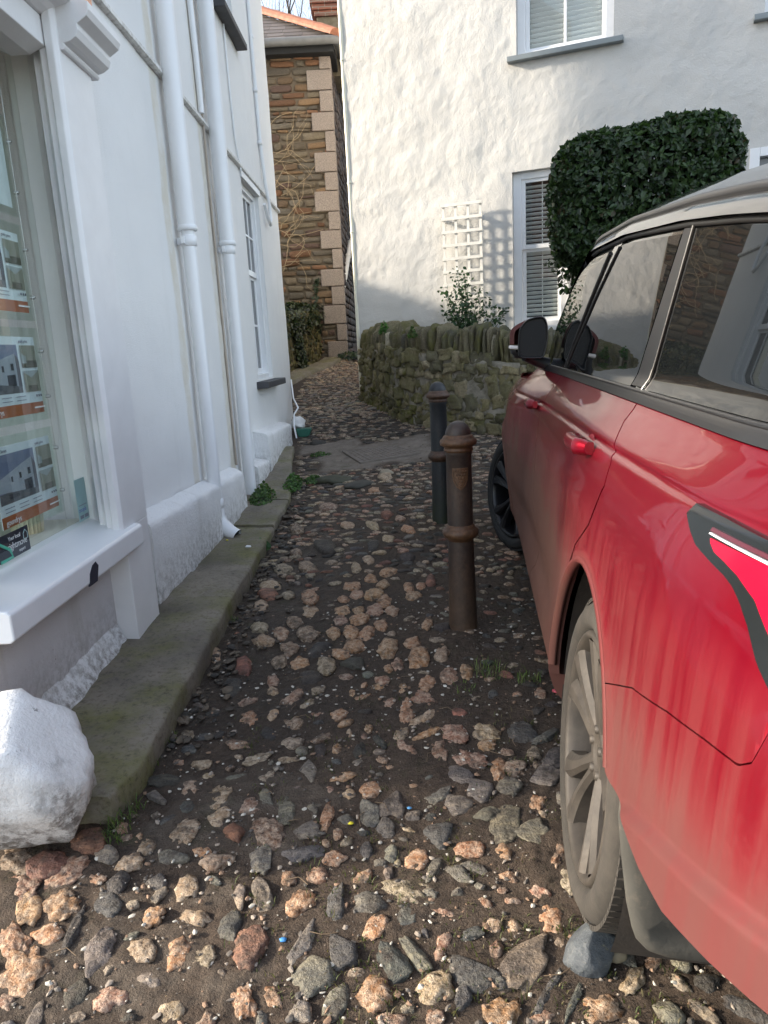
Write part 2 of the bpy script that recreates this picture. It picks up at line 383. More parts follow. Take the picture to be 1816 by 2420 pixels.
SURVEY = {
'A': "85,195,150,50,15,b 95,335,150,90,50,o 285,120,90,55,0,c 430,175,180,85,35,p 280,300,100,80,50,c 550,215,120,50,25,k 645,110,110,50,15,k 455,365,150,80,0,b 435,515,160,70,10,k 240,455,110,80,0,d 285,30,80,90,0,p 800,300,130,70,15,o 855,360,110,45,20,o 990,160,120,35,20,o 905,130,45,50,0,o 1110,80,90,50,0,o 1000,70,50,35,20,o 1035,405,55,60,30,o 885,445,40,55,0,c 1000,467,45,35,0,p 1200,200,80,45,15,p 1300,95,60,80,60,o 1490,60,160,90,20,o 1470,175,200,90,-15,p 1335,270,110,170,80,o 1465,325,210,60,28,c 1500,445,230,55,20,o 1295,455,110,90,40,c 1345,580,190,90,-40,p 1595,595,110,170,90,p 660,575,80,90,0,d 790,560,75,75,0,o 965,580,120,100,0,d 570,735,120,150,-70,g 145,645,200,60,15,k 400,650,150,35,5,c 835,790,190,65,10,o 1150,655,90,55,-15,p 1050,885,165,130,30,o 875,925,100,80,30,c 725,895,80,60,-20,p 1375,770,100,110,60,p 1230,990,170,180,60,g 1035,1070,130,170,-60,g 400,1060,150,190,-60,g 610,1050,110,100,40,g 710,1095,85,200,75,o 545,1205,230,110,15,g 1165,1180,140,150,40,g 1575,940,190,110,35,g 790,1235,80,75,-30,p 870,1120,120,60,-10,g 1375,1100,130,80,0,g 1590,1230,180,170,20,s 250,1220,220,220,-45,b 230,960,110,150,80,g 100,1020,150,130,20,b 230,790,150,60,30,k",
'B': "180,100,160,190,80,g 490,55,320,90,8,s 770,95,180,95,-5,p 1020,30,100,110,0,s 1215,45,120,110,30,g 1415,110,190,150,20,o 620,235,170,110,5,p 410,250,110,110,40,o 990,245,160,80,35,o 220,390,150,270,-75,t 500,440,240,170,30,o 785,480,140,310,75,s 1060,460,250,160,10,g 1360,375,420,170,-20,k 1330,550,140,160,-60,s 1090,640,220,140,45,o 1150,715,130,85,10,o 130,790,220,280,80,r 485,820,400,120,62,g 830,840,260,220,-20,s 605,1000,290,240,50,g 1230,920,290,190,-50,s 1400,850,310,130,-50,g 1085,1165,260,270,60,o 795,1220,250,130,60,g 1555,1110,260,240,20,c 290,1190,190,130,-60,o 45,1200,170,300,-75,o 520,1310,170,150,60,g 1340,1275,100,85,20,k 1210,1370,220,120,0,p 1440,1340,110,100,-40,p 1560,1340,140,130,-40,p 1620,780,110,210,70,p 1550,170,70,200,65,g 30,380,90,160,-80,t",
'C': "245,125,230,130,-15,p 500,100,200,120,-10,c 505,200,130,90,20,o 790,110,170,130,-10,s 965,130,180,65,25,g 140,265,110,170,-70,p 370,310,240,120,-10,p 595,385,110,150,-80,o 725,380,170,120,5,c 880,265,110,100,-40,k 1040,290,220,150,30,s 940,450,210,140,15,g 695,535,170,130,15,g 440,560,190,150,-20,g 280,440,230,90,-20,g 120,590,220,110,35,g 265,660,190,150,0,g 900,655,110,120,40,o 505,745,180,110,10,g 675,825,210,300,55,t 1110,640,110,160,-60,g 175,890,290,180,20,s 850,905,240,180,0,g 375,1020,240,130,-5,o 640,1035,130,120,-30,o 1060,1050,110,270,65,p 1120,980,80,160,70,p 285,1220,220,90,-35,g 400,1170,220,60,-20,g 665,1240,170,80,-5,o 625,1340,90,50,0,p 935,1360,170,90,-10,p 1175,1300,190,250,-70,k 270,1360,90,70,0,g 50,1370,120,90,0,g",
'D': "1010,575,220,220,40,o 485,455,130,70,-35,p 185,540,200,60,-20,p 400,680,180,90,15,s 185,765,130,230,70,p 580,800,110,100,30,p 480,755,90,60,0,p 715,630,110,90,-30,c 800,900,260,430,65,t 400,1000,330,220,-20,s 120,1110,240,260,20,c 320,1200,120,170,70,s 620,1310,280,230,20,o 1420,1270,300,230,0,o 980,1150,90,330,60,s 1180,1230,60,300,65,s 940,1350,200,90,20,p 620,1080,120,80,-30,s 1640,1060,150,250,60,c 700,435,130,50,0,p 1255,525,150,70,20,c",
'L': "80,1290,190,200,20,b 235,1310,200,140,20,r 365,1370,260,130,35,p 510,1180,170,130,10,r 610,1250,120,90,40,t 130,1450,190,150,20,p 170,1550,130,170,55,o 350,1540,190,160,35,o 535,1390,100,60,-10,o 735,1300,150,80,20,c 825,1215,100,70,25,c 685,1110,60,70,50,p 75,1750,160,170,40,o 270,1710,180,100,10,o 140,1910,220,260,55,o 610,1540,120,120,0,s 670,1410,130,110,35,d 1045,1130,160,110,30,c 1070,890,100,90,40,c 1240,930,100,150,50,c 1220,1050,130,90,20,c 970,1270,160,70,5,g 1210,1300,160,90,10,c 1310,1130,100,100,0,r 1320,1460,100,120,-40,t 1050,1440,120,130,50,c 860,1600,120,90,30,o 1100,1610,160,80,-10,c 1280,1670,110,150,70,s 1150,1850,120,150,60,k 1000,1810,110,180,60,o 790,1800,160,130,10,c 600,2070,200,120,20,p 420,2050,120,180,60,d 960,2130,140,140,40,c 400,1720,60,250,65,d 850,1970,130,90,-20,g 540,1800,150,220,60,g 40,2090,90,100,0,p 1370,200,80,90,0,r 1205,140,60,70,0,c 1530,265,60,80,0,p 1310,320,110,90,0,d 1530,345,70,45,0,c 1380,400,130,60,15,b 1395,510,90,110,50,o 1530,475,70,80,50,c 1330,640,120,45,-5,p 1130,755,110,50,10,c 1000,740,60,30,0,p 1055,490,70,50,0,d",
'M': "830,895,80,40,0,c 770,970,60,30,0,o 620,1170,80,40,0,c 760,1170,80,40,-20,c 960,1190,80,40,-10,o 850,1240,70,35,0,c 915,1130,60,30,0,p 840,1110,70,40,0,r 510,1065,110,40,0,b 340,1195,80,40,-10,b 490,1290,110,60,-10,d 770,1280,70,50,20,d 960,1345,70,50,0,d 740,1360,60,50,0,c 670,1405,60,55,0,c 395,1400,90,60,0,b 330,1320,70,35,0,b 260,1410,100,50,10,k 185,1510,110,60,0,c 290,1560,80,40,0,k 170,1560,110,45,0,r 850,1430,90,40,10,o 750,1470,70,45,0,o 820,1500,70,40,10,o 650,1510,90,50,0,o 770,1555,100,60,0,o 830,1595,70,60,30,o 670,1555,70,45,0,p 600,1585,60,40,0,o 415,1580,80,85,40,o 140,1620,75,60,0,c 590,1650,80,55,0,o 780,1645,90,55,0,p 685,1645,60,40,0,o 870,1645,70,50,0,p 410,1655,95,65,10,c 690,1700,110,50,15,o 580,1700,70,45,0,p 990,1565,80,40,0,o 965,1520,50,60,40,o 1030,1510,50,40,0,o 1085,1480,60,50,-30,r 250,1775,75,70,0,p 395,1780,120,75,0,b 330,1715,90,60,0,b 130,1745,100,50,0,k 640,1770,80,70,40,o 730,1775,90,60,20,o 540,1770,70,50,0,o 810,1730,70,60,0,o 1070,1725,50,60,50,o 1150,1740,90,50,0,d 650,1845,110,70,0,o 850,1855,110,95,30,o 985,1830,80,60,0,o 585,1890,100,45,-10,o 295,1860,90,70,0,b 150,1820,110,60,0,c 455,1870,130,60,25,d 240,1935,80,65,20,b 350,1945,95,60,10,o 500,1955,100,90,-20,k 1020,1915,130,100,45,o 1150,1895,90,70,40,c 900,1945,60,60,0,p 1285,1990,70,80,-50,o 1190,2020,90,90,20,p 1065,2060,140,80,20,o 20,1960,60,110,80,p 210,2020,70,80,40,r 410,2030,110,80,0,d 660,1940,120,60,0,d 850,1970,50,40,0,o 815,2040,90,50,0,p 930,2080,50,70,70,o 460,2090,90,50,10,k 205,2100,80,50,0,c 310,2140,140,80,30,p 400,2170,90,50,20,k 850,2160,70,45,0,o 1060,2150,160,80,-10,p"}
def stones():
    pts = []
    for zk, txt in SURVEY.items():
        ox, oy, sc = ZM[zk]
        for it in txt.split():
            q = it.split(','); cx, cy, w, h, an = map(float, q[:5]); k = q[5]
            x, y = ox + cx * sc, oy + cy * sc
            if w < h and abs(an) > 45: w, h = h, w
            if w < h and abs(an) <= 45: an += 90; w, h = h, w
            ca, sa = math.cos(R(an)), math.sin(R(an))
            c0 = on_ground(x, y); a0 = on_ground(x + ca * w * sc / 2, y - sa * w * sc / 2) - c0; b0 = on_ground(x + sa * h * sc / 2, y + ca * h * sc / 2) - c0
            if any(np.linalg.norm(c0[:2] - p[0][:2]) < .035 for p in pts): continue
            pts.append((c0, a0, b0, k, True))
    cells = {}
    def key(p): return (int(p[0] // .1), int(p[1] // .1))
    for p in pts: cells.setdefault(key(p[0]), []).append((p[0][:2], max(np.linalg.norm(p[1]), np.linalg.norm(p[2]))))
    def free(x, y, r):
        i, j = key((x, y))
        for a in range(i - 2, i + 3):
            for b in range(j - 2, j + 3):
                for (q, rr) in cells.get((a, b), ()):
                    if math.hypot(x - q[0], y - q[1]) < (r + rr) * .9: return False
        return True
    def scatter(n, x0, x1, y0, y1, r0, r1, gap, kinds, elong=1.3, xdir=0.5, subset=None):
        for _ in range(n):
            x = rng.uniform(x0, x1); y = rng.uniform(y0, y1)
            if x < float(slab_edge(y)) + .05 and 1.85 < y < 8.5: continue
            if y < 2.1 and (x < -.85 and y > 1.5): continue
            if subset and not subset(x, y): continue
            r = rng.uniform(r0, r1)
            if not free(x, y, r + gap): continue
            th = rng.gauss(0, xdir) * math.pi / 2 if rng.random() < .8 else rng.uniform(0, math.pi)
            e = rng.uniform(1.0, elong); a = np.array((math.cos(th), math.sin(th), 0)) * r * e; b = np.array((-math.sin(th), math.cos(th), 0)) * r / e
            pts.append((np.array((x, y, gz(x, y))), a, b, rng.choice(kinds), False)); cells.setdefault(key((x, y)), []).append(((x, y), r))
    nocon = lambda x, y: not any(abs(x - a) < rx and abs(y - b) < ry for a, b, rx, ry in PATH_CON)
    scatter(1100, -1.35, .9, .9, 2.3, .024, .040, .022, 'ggstdbk', 1.7, .6); scatter(1500, -1.35, .9, .9, 2.2, .010, .022, .012, 'ogcgsdtkb', 1.4)                        # little stones between the surveyed ones
    scatter(900, -.8, 1.2, 2.0, 4.2, .016, .030, .03, 'dddsgbkrp', 1.45, .3)
    scatter(5200, -.85, 1.2, 3.9, 6.6, .020, .042, .006, 'ddsgbbkkrtpc', 1.6, .22, nocon)
    scatter(9000, -1.1, 1.2, 6.3, 9.3, .022, .045, .001, 'ddgbbkktd', 1.7, .2, nocon)
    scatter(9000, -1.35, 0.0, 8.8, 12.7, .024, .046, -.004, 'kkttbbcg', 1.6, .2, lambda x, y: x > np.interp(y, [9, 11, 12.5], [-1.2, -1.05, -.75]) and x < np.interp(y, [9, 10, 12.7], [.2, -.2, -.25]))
    scatter(1200, .5, 1.6, .9, 6, .03, .05, .05, 'opgsdt', 1.4)
    Vs, Fs, Cs, Ts = [], [], [], []; nv = 0
    for i, (c, a, b, k, sv) in enumerate(pts):
        r = max(np.linalg.norm(a), np.linalg.norm(b)); near = c[1] < 2.6
        v, f = ICO[4 if (near and r > .045) else 3 if c[1] < 3.6 else 2]
        o = (i * 3.17 % 97, i * 1.31 % 89, i * .71)
        rough = k in ROUGHK
        d = 1 + fbm(v, 1.3, 2, o) * (.34 if sv else .26) + fbm(v, 4.2, 3, o) * (.17 if rough else .08)
        q = v * d[:, None]
        if not rough:       # slate: flat facets
            for _ in range(4):
                nn = nrng.normal(size=3); nn[2] = abs(nn[2]) * .8; nn /= np.linalg.norm(nn)
                t = q @ nn; q = q - np.maximum(t - rng.uniform(.55, .8), 0)[:, None] * nn * .9
        hz = (.22 if near else .36) * min(np.linalg.norm(a), np.linalg.norm(b)) + .006
        q[:, 2] = np.where(q[:, 2] > .35, .35 + (q[:, 2] - .35) * .55, q[:, 2])
        grow = (1.10 if rough else 1.26) if sv else 1.1
        lift = (-.25 if rough else .0) * hz if near else -.1 * hz
        if sv and k in 'r': hz *= 1.7
        W = c + q[:, :1] * a * grow + q[:, 1:2] * b * grow + q[:, 2:] * np.array((0, 0, hz * 1.3)) + np.array((0, 0, lift))
        W[:, 2] += ((ground(W[:, 0], W[:, 1]) - c[2]) * .9 if near else 0) + fbm(W, 38 if near else 24, 2, o) * (.0045 if rough else .002) * (1 if near else .8)
        Vs.append(W); Fs.append(f + nv); nv += len(v)
        base = np.array(PAL[k]) * rng.uniform(.8, 1.18) * np.array([rng.uniform(.94, 1.06) for _ in range(3)])
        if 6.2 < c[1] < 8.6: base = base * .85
        if c[1] > 9: base = base * 1.35  # far path stones lightened: sunlight there is put into their colour
        if .3 < c[0] or c[1] < 2.0: base = base * 1.0
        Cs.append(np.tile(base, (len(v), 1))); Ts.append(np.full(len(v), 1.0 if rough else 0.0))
    n = NT('cobble_stone'); base = n.attr('Col'); q = n.attr('quartz', 'Fac')
    n1 = n.noise(26, 5, .7); n2 = n.noise(95, 5, .7); v1 = n.voro(60)
    dark = n.mix(base, (.22, .18, .15), 1.0, 'MULTIPLY'); lite = n.mix(base, (.60, .46, .34), .45)
    qc = n.mix(n.mix(base, (.80, .70, .62), 1.0, 'MULTIPLY'), n.mix(base, (.62, .50, .38), .6), n.ramp(n.noise(48, 6, .75), (.40, 0.0), (.62, 1.0))); qc = n.mix(qc, dark, n.ramp(n2, (.34, .9), (.47, 0.0)))
    st = n.noise(9, 6, .7, n.mapping((1, 4, 3), rot=(.3, .5, .7))); sc = n.mix(n.mix(base, (.72, .72, .75), 1.0, 'MULTIPLY'), n.mix(base, (1.7, 1.6, 1.4), 1.0, 'MULTIPLY'), n.ramp(st, (.42, 0.0), (.68, .9)))
    sc = n.mix(sc, dark, n.ramp(n2, (.32, .7), (.5, 0.0)))
    col = n.mix(sc, qc, q)
    # earth worn into the low flanks of each stone
    col = n.mix(col, (.045, .034, .026), n.ramp(n.noise(17, 5, .7, n.mapping(loc=(4, 4, 4))), (.50, 0.0), (.66, .8)))
    n.set(base=col, rough=n.ramp(n1, (.3, .5), (.7, .75)), spec=.4)
    n.bump(n.math('ADD', n.math('MULTIPLY', n2, .8), n.math('ADD', n1, n.noise(48, 5, .7))), 1.0, .011)
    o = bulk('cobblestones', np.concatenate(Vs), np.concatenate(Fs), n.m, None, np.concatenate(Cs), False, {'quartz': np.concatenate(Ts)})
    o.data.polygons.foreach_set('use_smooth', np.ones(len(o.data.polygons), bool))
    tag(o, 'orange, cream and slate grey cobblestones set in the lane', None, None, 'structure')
    print('stones', len(pts), nv)
stones()
# ------------------------------------------------------------------ left side: rendered house and the shop
def L(y, off, z): return (-1.357 + .028 * y + off, y - .028 * off, z)
LM = Matrix(((.9996, .028, 0, -1.357), (-.028, .9996, 0, 0), (0, 0, 1, 0), (0, 0, 0, 1)))    # local x = outward, y = along the lane
def lbox(mb, y0, y1, o0, o1, z0, z1): mb.box((o0, y0, z0), (o1, y1, z1), LM)
def lprism(mb, pts, z0, z1, smooth=False):   # outline in (y, off), extruded in z
    mb.prism(pts, lambda p, k: LM @ Vector((p[1], p[0], (z0, z1)[k])), smooth)
def lprof(mb, pts, y0, y1, smooth=False):    # outline in (off, z), extruded along y
    mb.prism(pts, lambda p, k: LM @ Vector((p[0], (y0, y1)[k], p[1])), smooth)
def wallgrid(y0, y1, z0, z1, holes, off, amp, mat, name, parent, step=.05, T=LM, nf=1.6):
    """a wall skin with real unevenness and rectangular openings with reveals"""
    ys = sorted(set(np.round(np.r_[np.arange(y0, y1, step), y1, [h[0] for h in holes], [h[1] for h in holes]], 4)))
    zs = sorted(set(np.round(np.r_[np.arange(z0, z1, step), z1, [h[2] for h in holes], [h[3] for h in holes]], 4)))
    ys = np.array(ys); zs = np.array(zs); Y, Z = np.meshgrid(ys, zs, indexing='ij')
    p = np.stack([Y, Z, Y * 0 + off * 3.3], -1)
    D = (fbm(p, nf, 4) * amp + fbm(p, nf * 6, 3) * amp * .25)
    for h in holes:
        e = np.maximum(np.maximum(h[0] - Y, Y - h[1]), np.maximum(h[2] - Z, Z - h[3])); D = D * sstep(-.01, .12, np.abs(e))
    V = np.stack([off + D, Y, Z], -1).reshape(-1, 3); V = V @ np.array(T.to_3x3()).T + np.array(T.translation)
    I = np.arange(len(V)).reshape(Y.shape); Fq = []
    yc = (ys[:-1] + ys[1:]) / 2; zc = (zs[:-1] + zs[1:]) / 2
    keep = np.ones((len(yc), len(zc)), bool)
    for h in holes: keep &= ~((yc[:, None] > h[0]) & (yc[:, None] < h[1]) & (zc[None] > h[2]) & (zc[None] < h[3]))
    q = np.stack([I[:-1, :-1], I[1:, :-1], I[1:, 1:], I[:-1, 1:]], -1)[keep]
    return bulk(name, V, q, mat, parent)

house = thing('white_house', 'white rendered house with two thick white downpipes and a string course', 'house', L(6, 0, -1.3))
wallgrid(3.27, 9.2, -1.5, 6.6, [(7.08, 7.92, -.22, 1.62), (6.62, 7.36, 2.86, 4.2)], 0, .006, WHITE, 'wall', house)
mb = MB(); lbox(mb, 3.3, 9.2, -6.5, -.16, -1.6, 6.6)
for h in ((7.08, 7.92, -.22, 1.62), (6.62, 7.36, 2.86, 4.2)):
    lbox(mb, h[0] - .02, h[0], -.14, -.001, h[2] - .02, h[3] + .02); lbox(mb, h[1], h[1] + .02, -.14, -.001, h[2] - .02, h[3] + .02)
    lbox(mb, h[0], h[1], -.14, -.001, h[3], h[3] + .02); lbox(mb, h[0], h[1], -.14, -.001, h[2] - .02, h[2])
lbox(mb, 9.185, 9.205, -.159, -.004, -1.5, 6.6); lbox(mb, 3.26, 3.28, -.159, -.004, -1.5, 6.6)
mb.build('core', WHITE, house)
mb = MB(); lprof(mb, [(.0, 1.735), (.03, 1.715), (.032, 1.69), (.02, 1.682), (0, 1.68)], 3.60, 9.21)
STR = paint('string_course_weathered', (.70, .69, .66), .6, .15, .3, 9, .42, (.16, .14, .11)); mb.build('string_course', STR, house)
# plinth in stepped blocks with rounded tops
def plinth(y0, y1, zt0, zt1, off):
    ys = np.linspace(y0, y1, int((y1 - y0) / .06) + 2); prof = [(.0, .04), (.4, .03), (.8, .014), (.93, .004), (.985, -.012), (1.0, -.035), (1.0, -.14), (1.02, -.28), (1.02, -.42), (1.04, -.6), (1.05, -.72)]
    P = np.array([[LM @ Vector((off * a, y, np.interp(y, [y0, y1], [zt0, zt1]) + dz)) for a, dz in prof] for y in ys])
    n = fbm(P, 5, 4)[..., None] * np.array((.011, 0, .011)); m = MB(); m.grid(P + n)
    e0 = [Vector(p) for p in (P + n)[0]]; e1 = [Vector(p) for p in (P + n)[-1]]
    m.add(e0 + [LM @ Vector((-.02, y0, -1.6)), LM @ Vector((-.02, y0, zt0 + .03))], [tuple(range(len(e0) + 2))])
    m.add(e1 + [LM @ Vector((-.02, y1, -1.6)), LM @ Vector((-.02, y1, zt1 + .03))], [tuple(range(len(e1) + 2))[::-1]])
    return m
m = plinth(3.40, 5.55, -.78, -.875, .115); a = plinth(6.05, 6.55, -.93, -.95, .13); b = plinth(6.56, 8.05, -.70, -.76, .14)
for q in (a, b): m.add(q.v, q.f, True)
m.build('plinth', PLINTH, house)
def sash(parent, y0, y1, z0, z1, rec, T, cols, rows, name='sash_window', mat=TRIM, gmat=GLASSD, blind=None, bars=True, mid=.5):
    """a vertical sliding sash; local frame T: x outward, y along, z up"""
    w = bpy.data.objects.new(name, None); C.objects.link(w); w.empty_display_size = .05
    w.matrix_basis = Matrix.Translation(T @ Vector((0, (y0 + y1) / 2, z0))); put(w, parent)
    f = MB(); fw_ = .055
    bx = lambda a, b, c, d, e, g: f.box((a, c, e), (b, d, g), T)
    bx(-rec - .05, -rec + .035, y0, y0 + fw_, z0, z1); bx(-rec - .05, -rec + .035, y1 - fw_, y1, z0, z1)
    bx(-rec - .05, -rec + .035, y0 + fw_, y1 - fw_, z1 - fw_, z1); bx(-rec - .05, -rec + .045, y0 + fw_, y1 - fw_, z0, z0 + .05)
    zm = z0 + (z1 - z0) * mid
    for (a, b, dx) in ((z0 + .05, zm, -.025), (zm - .01, z1 - fw_, 0)):
        o = -rec + dx; i0 = y0 + fw_; i1 = y1 - fw_; st = .042
        bx(o - .02, o + .006, i0, i0 + st, a, b); bx(o - .02, o + .006, i1 - st, i1, a, b); bx(o - .02, o + .006, i0 + st, i1 - st, a, a + .055); bx(o - .02, o + .006, i0 + st, i1 - st, b - .04, b)
        if bars:
            for k in range(1, cols): yy = i0 + (i1 - i0) * k / cols; bx(o - .018, o + .003, yy - .011, yy + .011, a + .055, b - .04)
            for k in range(1, rows): zz = a + (b - a) * k / rows; bx(o - .017, o + .002, i0 + st, i1 - st, zz - .011, zz + .011)
    f.build('frame', mat, w, bevel=.004)
    g = MB(); g.box((-rec - .036, y0 + .05, z0 + .04), (-rec - .032, y1 - .05, zm), T); g.box((-rec - .012, y0 + .05, zm), (-rec - .008, y1 - .05, z1 - .05), T); g.build('pane', gmat, w)
    return w
w = sash(house, 7.08, 7.92, -.22, 1.62, .075, LM, 3, 2, mid=.56)
mb = MB(); lbox(mb, 6.96, 8.06, -.04, .115, -.30, -.235); mb.build('sill', SLATE, w, bevel=.008)
mb = MB(); lbox(mb, 7.05, 7.95, .001, .018, 1.62, 1.68); mb.build('lintel', TRIMW, w, bevel=.004)
w = sash(house, 6.62, 7.36, 2.86, 4.2, .075, LM, 2, 2)
mb = MB(); lbox(mb, 6.55, 7.44, -.04, .10, 2.79, 2.845); mb.build('sill', SLATE, w, bevel=.008)
# downpipes
def pipe(y, off, z0, ztop, zs, r_hi, r_lo, shoe, clamps):
    p = MB(); c = lambda z, o=off: L(y, o, z)
    p.tube([c(ztop), c(zs)], r_hi, 20); p.lathe([(r_hi, 0), (r_hi + .006, .004), (r_hi + .006, .03), (r_hi, .034)], c(zs), n=20)
    p.tube([c(zs + .01), c(z0)], r_lo, 20)
    for z in clamps: p.lathe([(r_lo, -.034), (r_lo + .007, -.03), (r_lo + .009, 0), (r_lo + .007, .03), (r_lo, .034)], c(z), n=20); p.obox(L(y, off / 2, z), (off / 2, 0, 0), (0, .012, 0), (0, 0, .02)); p.obox(L(y - r_lo - .014, off - .02, z), (.01, 0, 0), (0, .018, 0), (0, 0, .022))
    if shoe:
        q = [Vector(c(z0 + .02)), Vector(c(z0 - .04)), Vector(L(y - .01, off + .025, z0 - .095)), Vector(L(y - .03, off + .085, z0 - .15)), Vector(L(y - .045, off + .13, z0 - .175))]
        p.tube(q, [r_lo + .007, r_lo + .008, r_lo + .008, r_lo + .007, r_lo + .006], 20, cap=False)
    o = p.build('downpipe', PIPE, house)
    if shoe:
        d = MB(); e = Vector(q[-1]); t = (q[-1] - q[-2]).normalized(); d.lathe([(r_lo + .002, 0), (.001, .0005)], e - t * .012, t, 20); put(d.build('outlet', DARKM), o)
    return o
pipe(4.80, .072, -1.02, 6.4, .80, .056, .043, True, (.74, -.97))
pipe(5.90, .078, -1.30, 6.4, .86, .060, .048, False, (.83,))
# old limewash streaks left where earlier pipes ran
STK = paint('limewash_stain', (.56, .51, .42), .8, .12, .2, 8)
# thin cables and conduit
mb = MB(); mb.tube([L(5.74, .03, 6.3), L(5.75, .03, 3.2), L(5.75, .014, 1.9), L(5.76, .012, .4), L(5.76, .012, -.85)], .010, 8); mb.build('cable', paint('cable_brown', (.42, .36, .3), .6, .2, .1), house)
mb = MB(); mb.tube([L(5.58, .03, 6.3), L(5.60, .03, 3.0), L(5.68, .025, 2.1), L(5.70, .02, 1.75)], .022, 10); mb.build('thin_pipe', PIPE, house)
mb = MB(); mb.tube([L(6.84, .012, 2.78), L(6.86, .012, 2.3), L(6.9, .012, 1.9), L(6.98, .012, 1.76), L(7.0, .02, 1.72), L(7.0, .02, 1.66)], .009, 8); mb.build('cable', PIPE, house)
mb = MB(); mb.tube([L(8.16, .02, 6.3), L(8.17, .02, 3.2), L(8.2, .02, 2.2), L(8.24, .035, 1.8), L(8.30, .05, 1.6), L(8.32, .05, 1.45), L(8.28, .05, 1.40), L(8.2, .04, 1.46), L(8.1, .03, 1.58)], .019, 10)
for z in (4.2, 3.7, 3.2, 2.7, 2.2): mb.lathe([(.019, -.02), (.026, -.018), (.026, .018), (.019, .02)], L(8.18, .02, z), n=10)
mb.build('conduit', PIPE, house)
mb = MB(); mb.prism([(6.3, 2.72), (6.36, 2.72), (6.3, 2.8)], lambda p, k: LM @ Vector(((.002, .02)[k], p[0], p[1]))); mb.build('vent', simple('vent_grey', (.3, .3, .3), .6), house)

# white painted stone and the green drain hopper at the far corner
def blob(name, c, rad, sub, amp, mat, freq=1.6, seed=0, facet=0, parent=None, smooth=True, sharp=.1):
    v, f = ICO[sub]; o = (seed * 3.1, seed * 1.7, seed * .9)
    q = v * (1 + fbm(v, freq, 2, o) * amp + fbm(v, freq * 4, 3, o) * sharp)[:, None]
    r_ = np.random.default_rng(seed)
    for _ in range(facet):
        nn = r_.normal(size=3); nn /= np.linalg.norm(nn); t = q @ nn; q = q - np.maximum(t - r_.uniform(.62, .85), 0)[:, None] * nn * .92
    return bulk(name, q * np.array(rad) + np.array(c), f, mat, parent, smooth=smooth)
def boulder_mat(name, white=(.78, .77, .75), dirt=.5):
    n = NT(name); a = n.noise(7, 6, .7); b = n.noise(30, 6, .75); z = n.sep(n.geo())[2]
    low = n.ramp(n.math('ADD', n.math('MULTIPLY', n.math('ADD', z, 1.36), 1.6), n.math('MULTIPLY', n.math('SUBTRACT', a, .5), 1.1)), (.12, 1.0), (.52, 0.0))
    blot = n.ramp(n.noise(20, 6, .75, n.mapping(loc=(2, 7, 1))), (.44, 0.0), (.56, 1.0))
    d = n.math('MULTIPLY', low, blot); sp = n.ramp(b, (.64, 0.0), (.69, .8)); d = n.math('MAXIMUM', d, sp)
    col = n.mix(n.ramp(a, (.3, tuple(c * .86 for c in white)), (.65, white)), (.075, .055, .04), n.math('MULTIPLY', d, dirt * 1.7, clamp=True))
    n.set(base=col, rough=.7); n.bump(n.math('ADD', b, n.math('MULTIPLY', n.noise(90, 4), .4)), .7, .012); return n.m
BM = boulder_mat('painted_boulder')
o = blob('boulder', (-1.115, 1.80, -1.125), (.25, .20, .262), 4, .10, BM, 1.7, 7, 16, sharp=.06)
tag(o, 'big whitewashed boulder guarding the shop corner, muddy around its foot', 'boulder')
o = blob('painted_stone', L(8.50, .15, -.80), (.085, .13, .085), 3, .3, BM, 1.5, 9, 3)
tag(o, 'small white painted stone at the far corner of the house above the green hopper', 'stone')
hop = MB(); cx = L(8.36, .235, -.885)
hop.prism([(-.085, .045), (.085, .045), (.085, .018), (.06, -.05), (-.06, -.05), (-.085, .018)], lambda p, k: (cx[0] + p[0], cx[1] + (-.075, .075)[k], cx[2] + p[1]))
tag(hop.build('drain_hopper', paint('green_plastic', (.015, .11, .075), .4, .1, .05), bevel=.008), 'dark green plastic drain hopper at the foot of the white house corner', 'hopper')
cbl = MB(); cbl.tube([L(9.1, .02, -.3), L(8.9, .06, -.52), L(8.62, .15, -.62), L(8.45, .12, -.68), L(8.3, .13, -.80), L(8.26, .155, -.95)], .010, 8); tag(cbl.build('cable', PIPE), 'white cable looping over the painted stone down to the plinth', 'cable')

# ------------------------------------------------------------------ the shop
shop = thing('shop', 'corner shop with white window surround, peach upper wall and a display window', 'shop', L(2.6, 0, -1.3))
mb = MB(); lbox(mb, 1.98, 3.26, -.05, .06, -1.5, -.80); mb.build('stall_riser', RISER, shop, bevel=.006)
mb = MB()   # splayed cement fillet at the foot of the riser
P = np.array([[LM @ Vector((o, y, z)) for o, z in ((.055, -1.12), (.07, -1.14), (.085, -1.18), (.105, -1.215), (.115, -1.3))] for y in np.linspace(1.98, 2.99, 40)])
mb.grid(P + fbm(P, 11, 4)[..., None] * np.array((.010, 0, .006))); mb.build('cement_fillet', PLINTH, shop)
mb = MB(); lprism(mb, [(3.28, -.10), (3.28, .15), (2.99, .15), (2.975, .135), (2.975, .105), (2.995, .10), (2.99, .075), (3.025, .065), (3.04, .045), (3.03, .03), (3.065, .015), (3.10, -.005), (3.12, -.035), (3.12, -.10)], -.70, 1.30)
lbox(mb, 2.995, 3.28, .0, .149, -1.21, -.70)
mb.build('pilaster', TRIMW, shop, bevel=.004)
mb = MB(); pr = [(.10, 1.13), (.165, 1.13), (.172, 1.15), (.165, 1.165), (.19, 1.175), (.215, 1.20), (.225, 1.24), (.225, 1.27), (.235, 1.28), (.265, 1.31), (.275, 1.345), (.275, 1.39), (.255, 1.40), (.10, 1.40)]
lprof(mb, [(o_, 1.16 + (z_ - 1.13) * .60) for o_, z_ in pr], 3.00, 3.32); mb.build('capital', TRIMW, shop, bevel=.003)
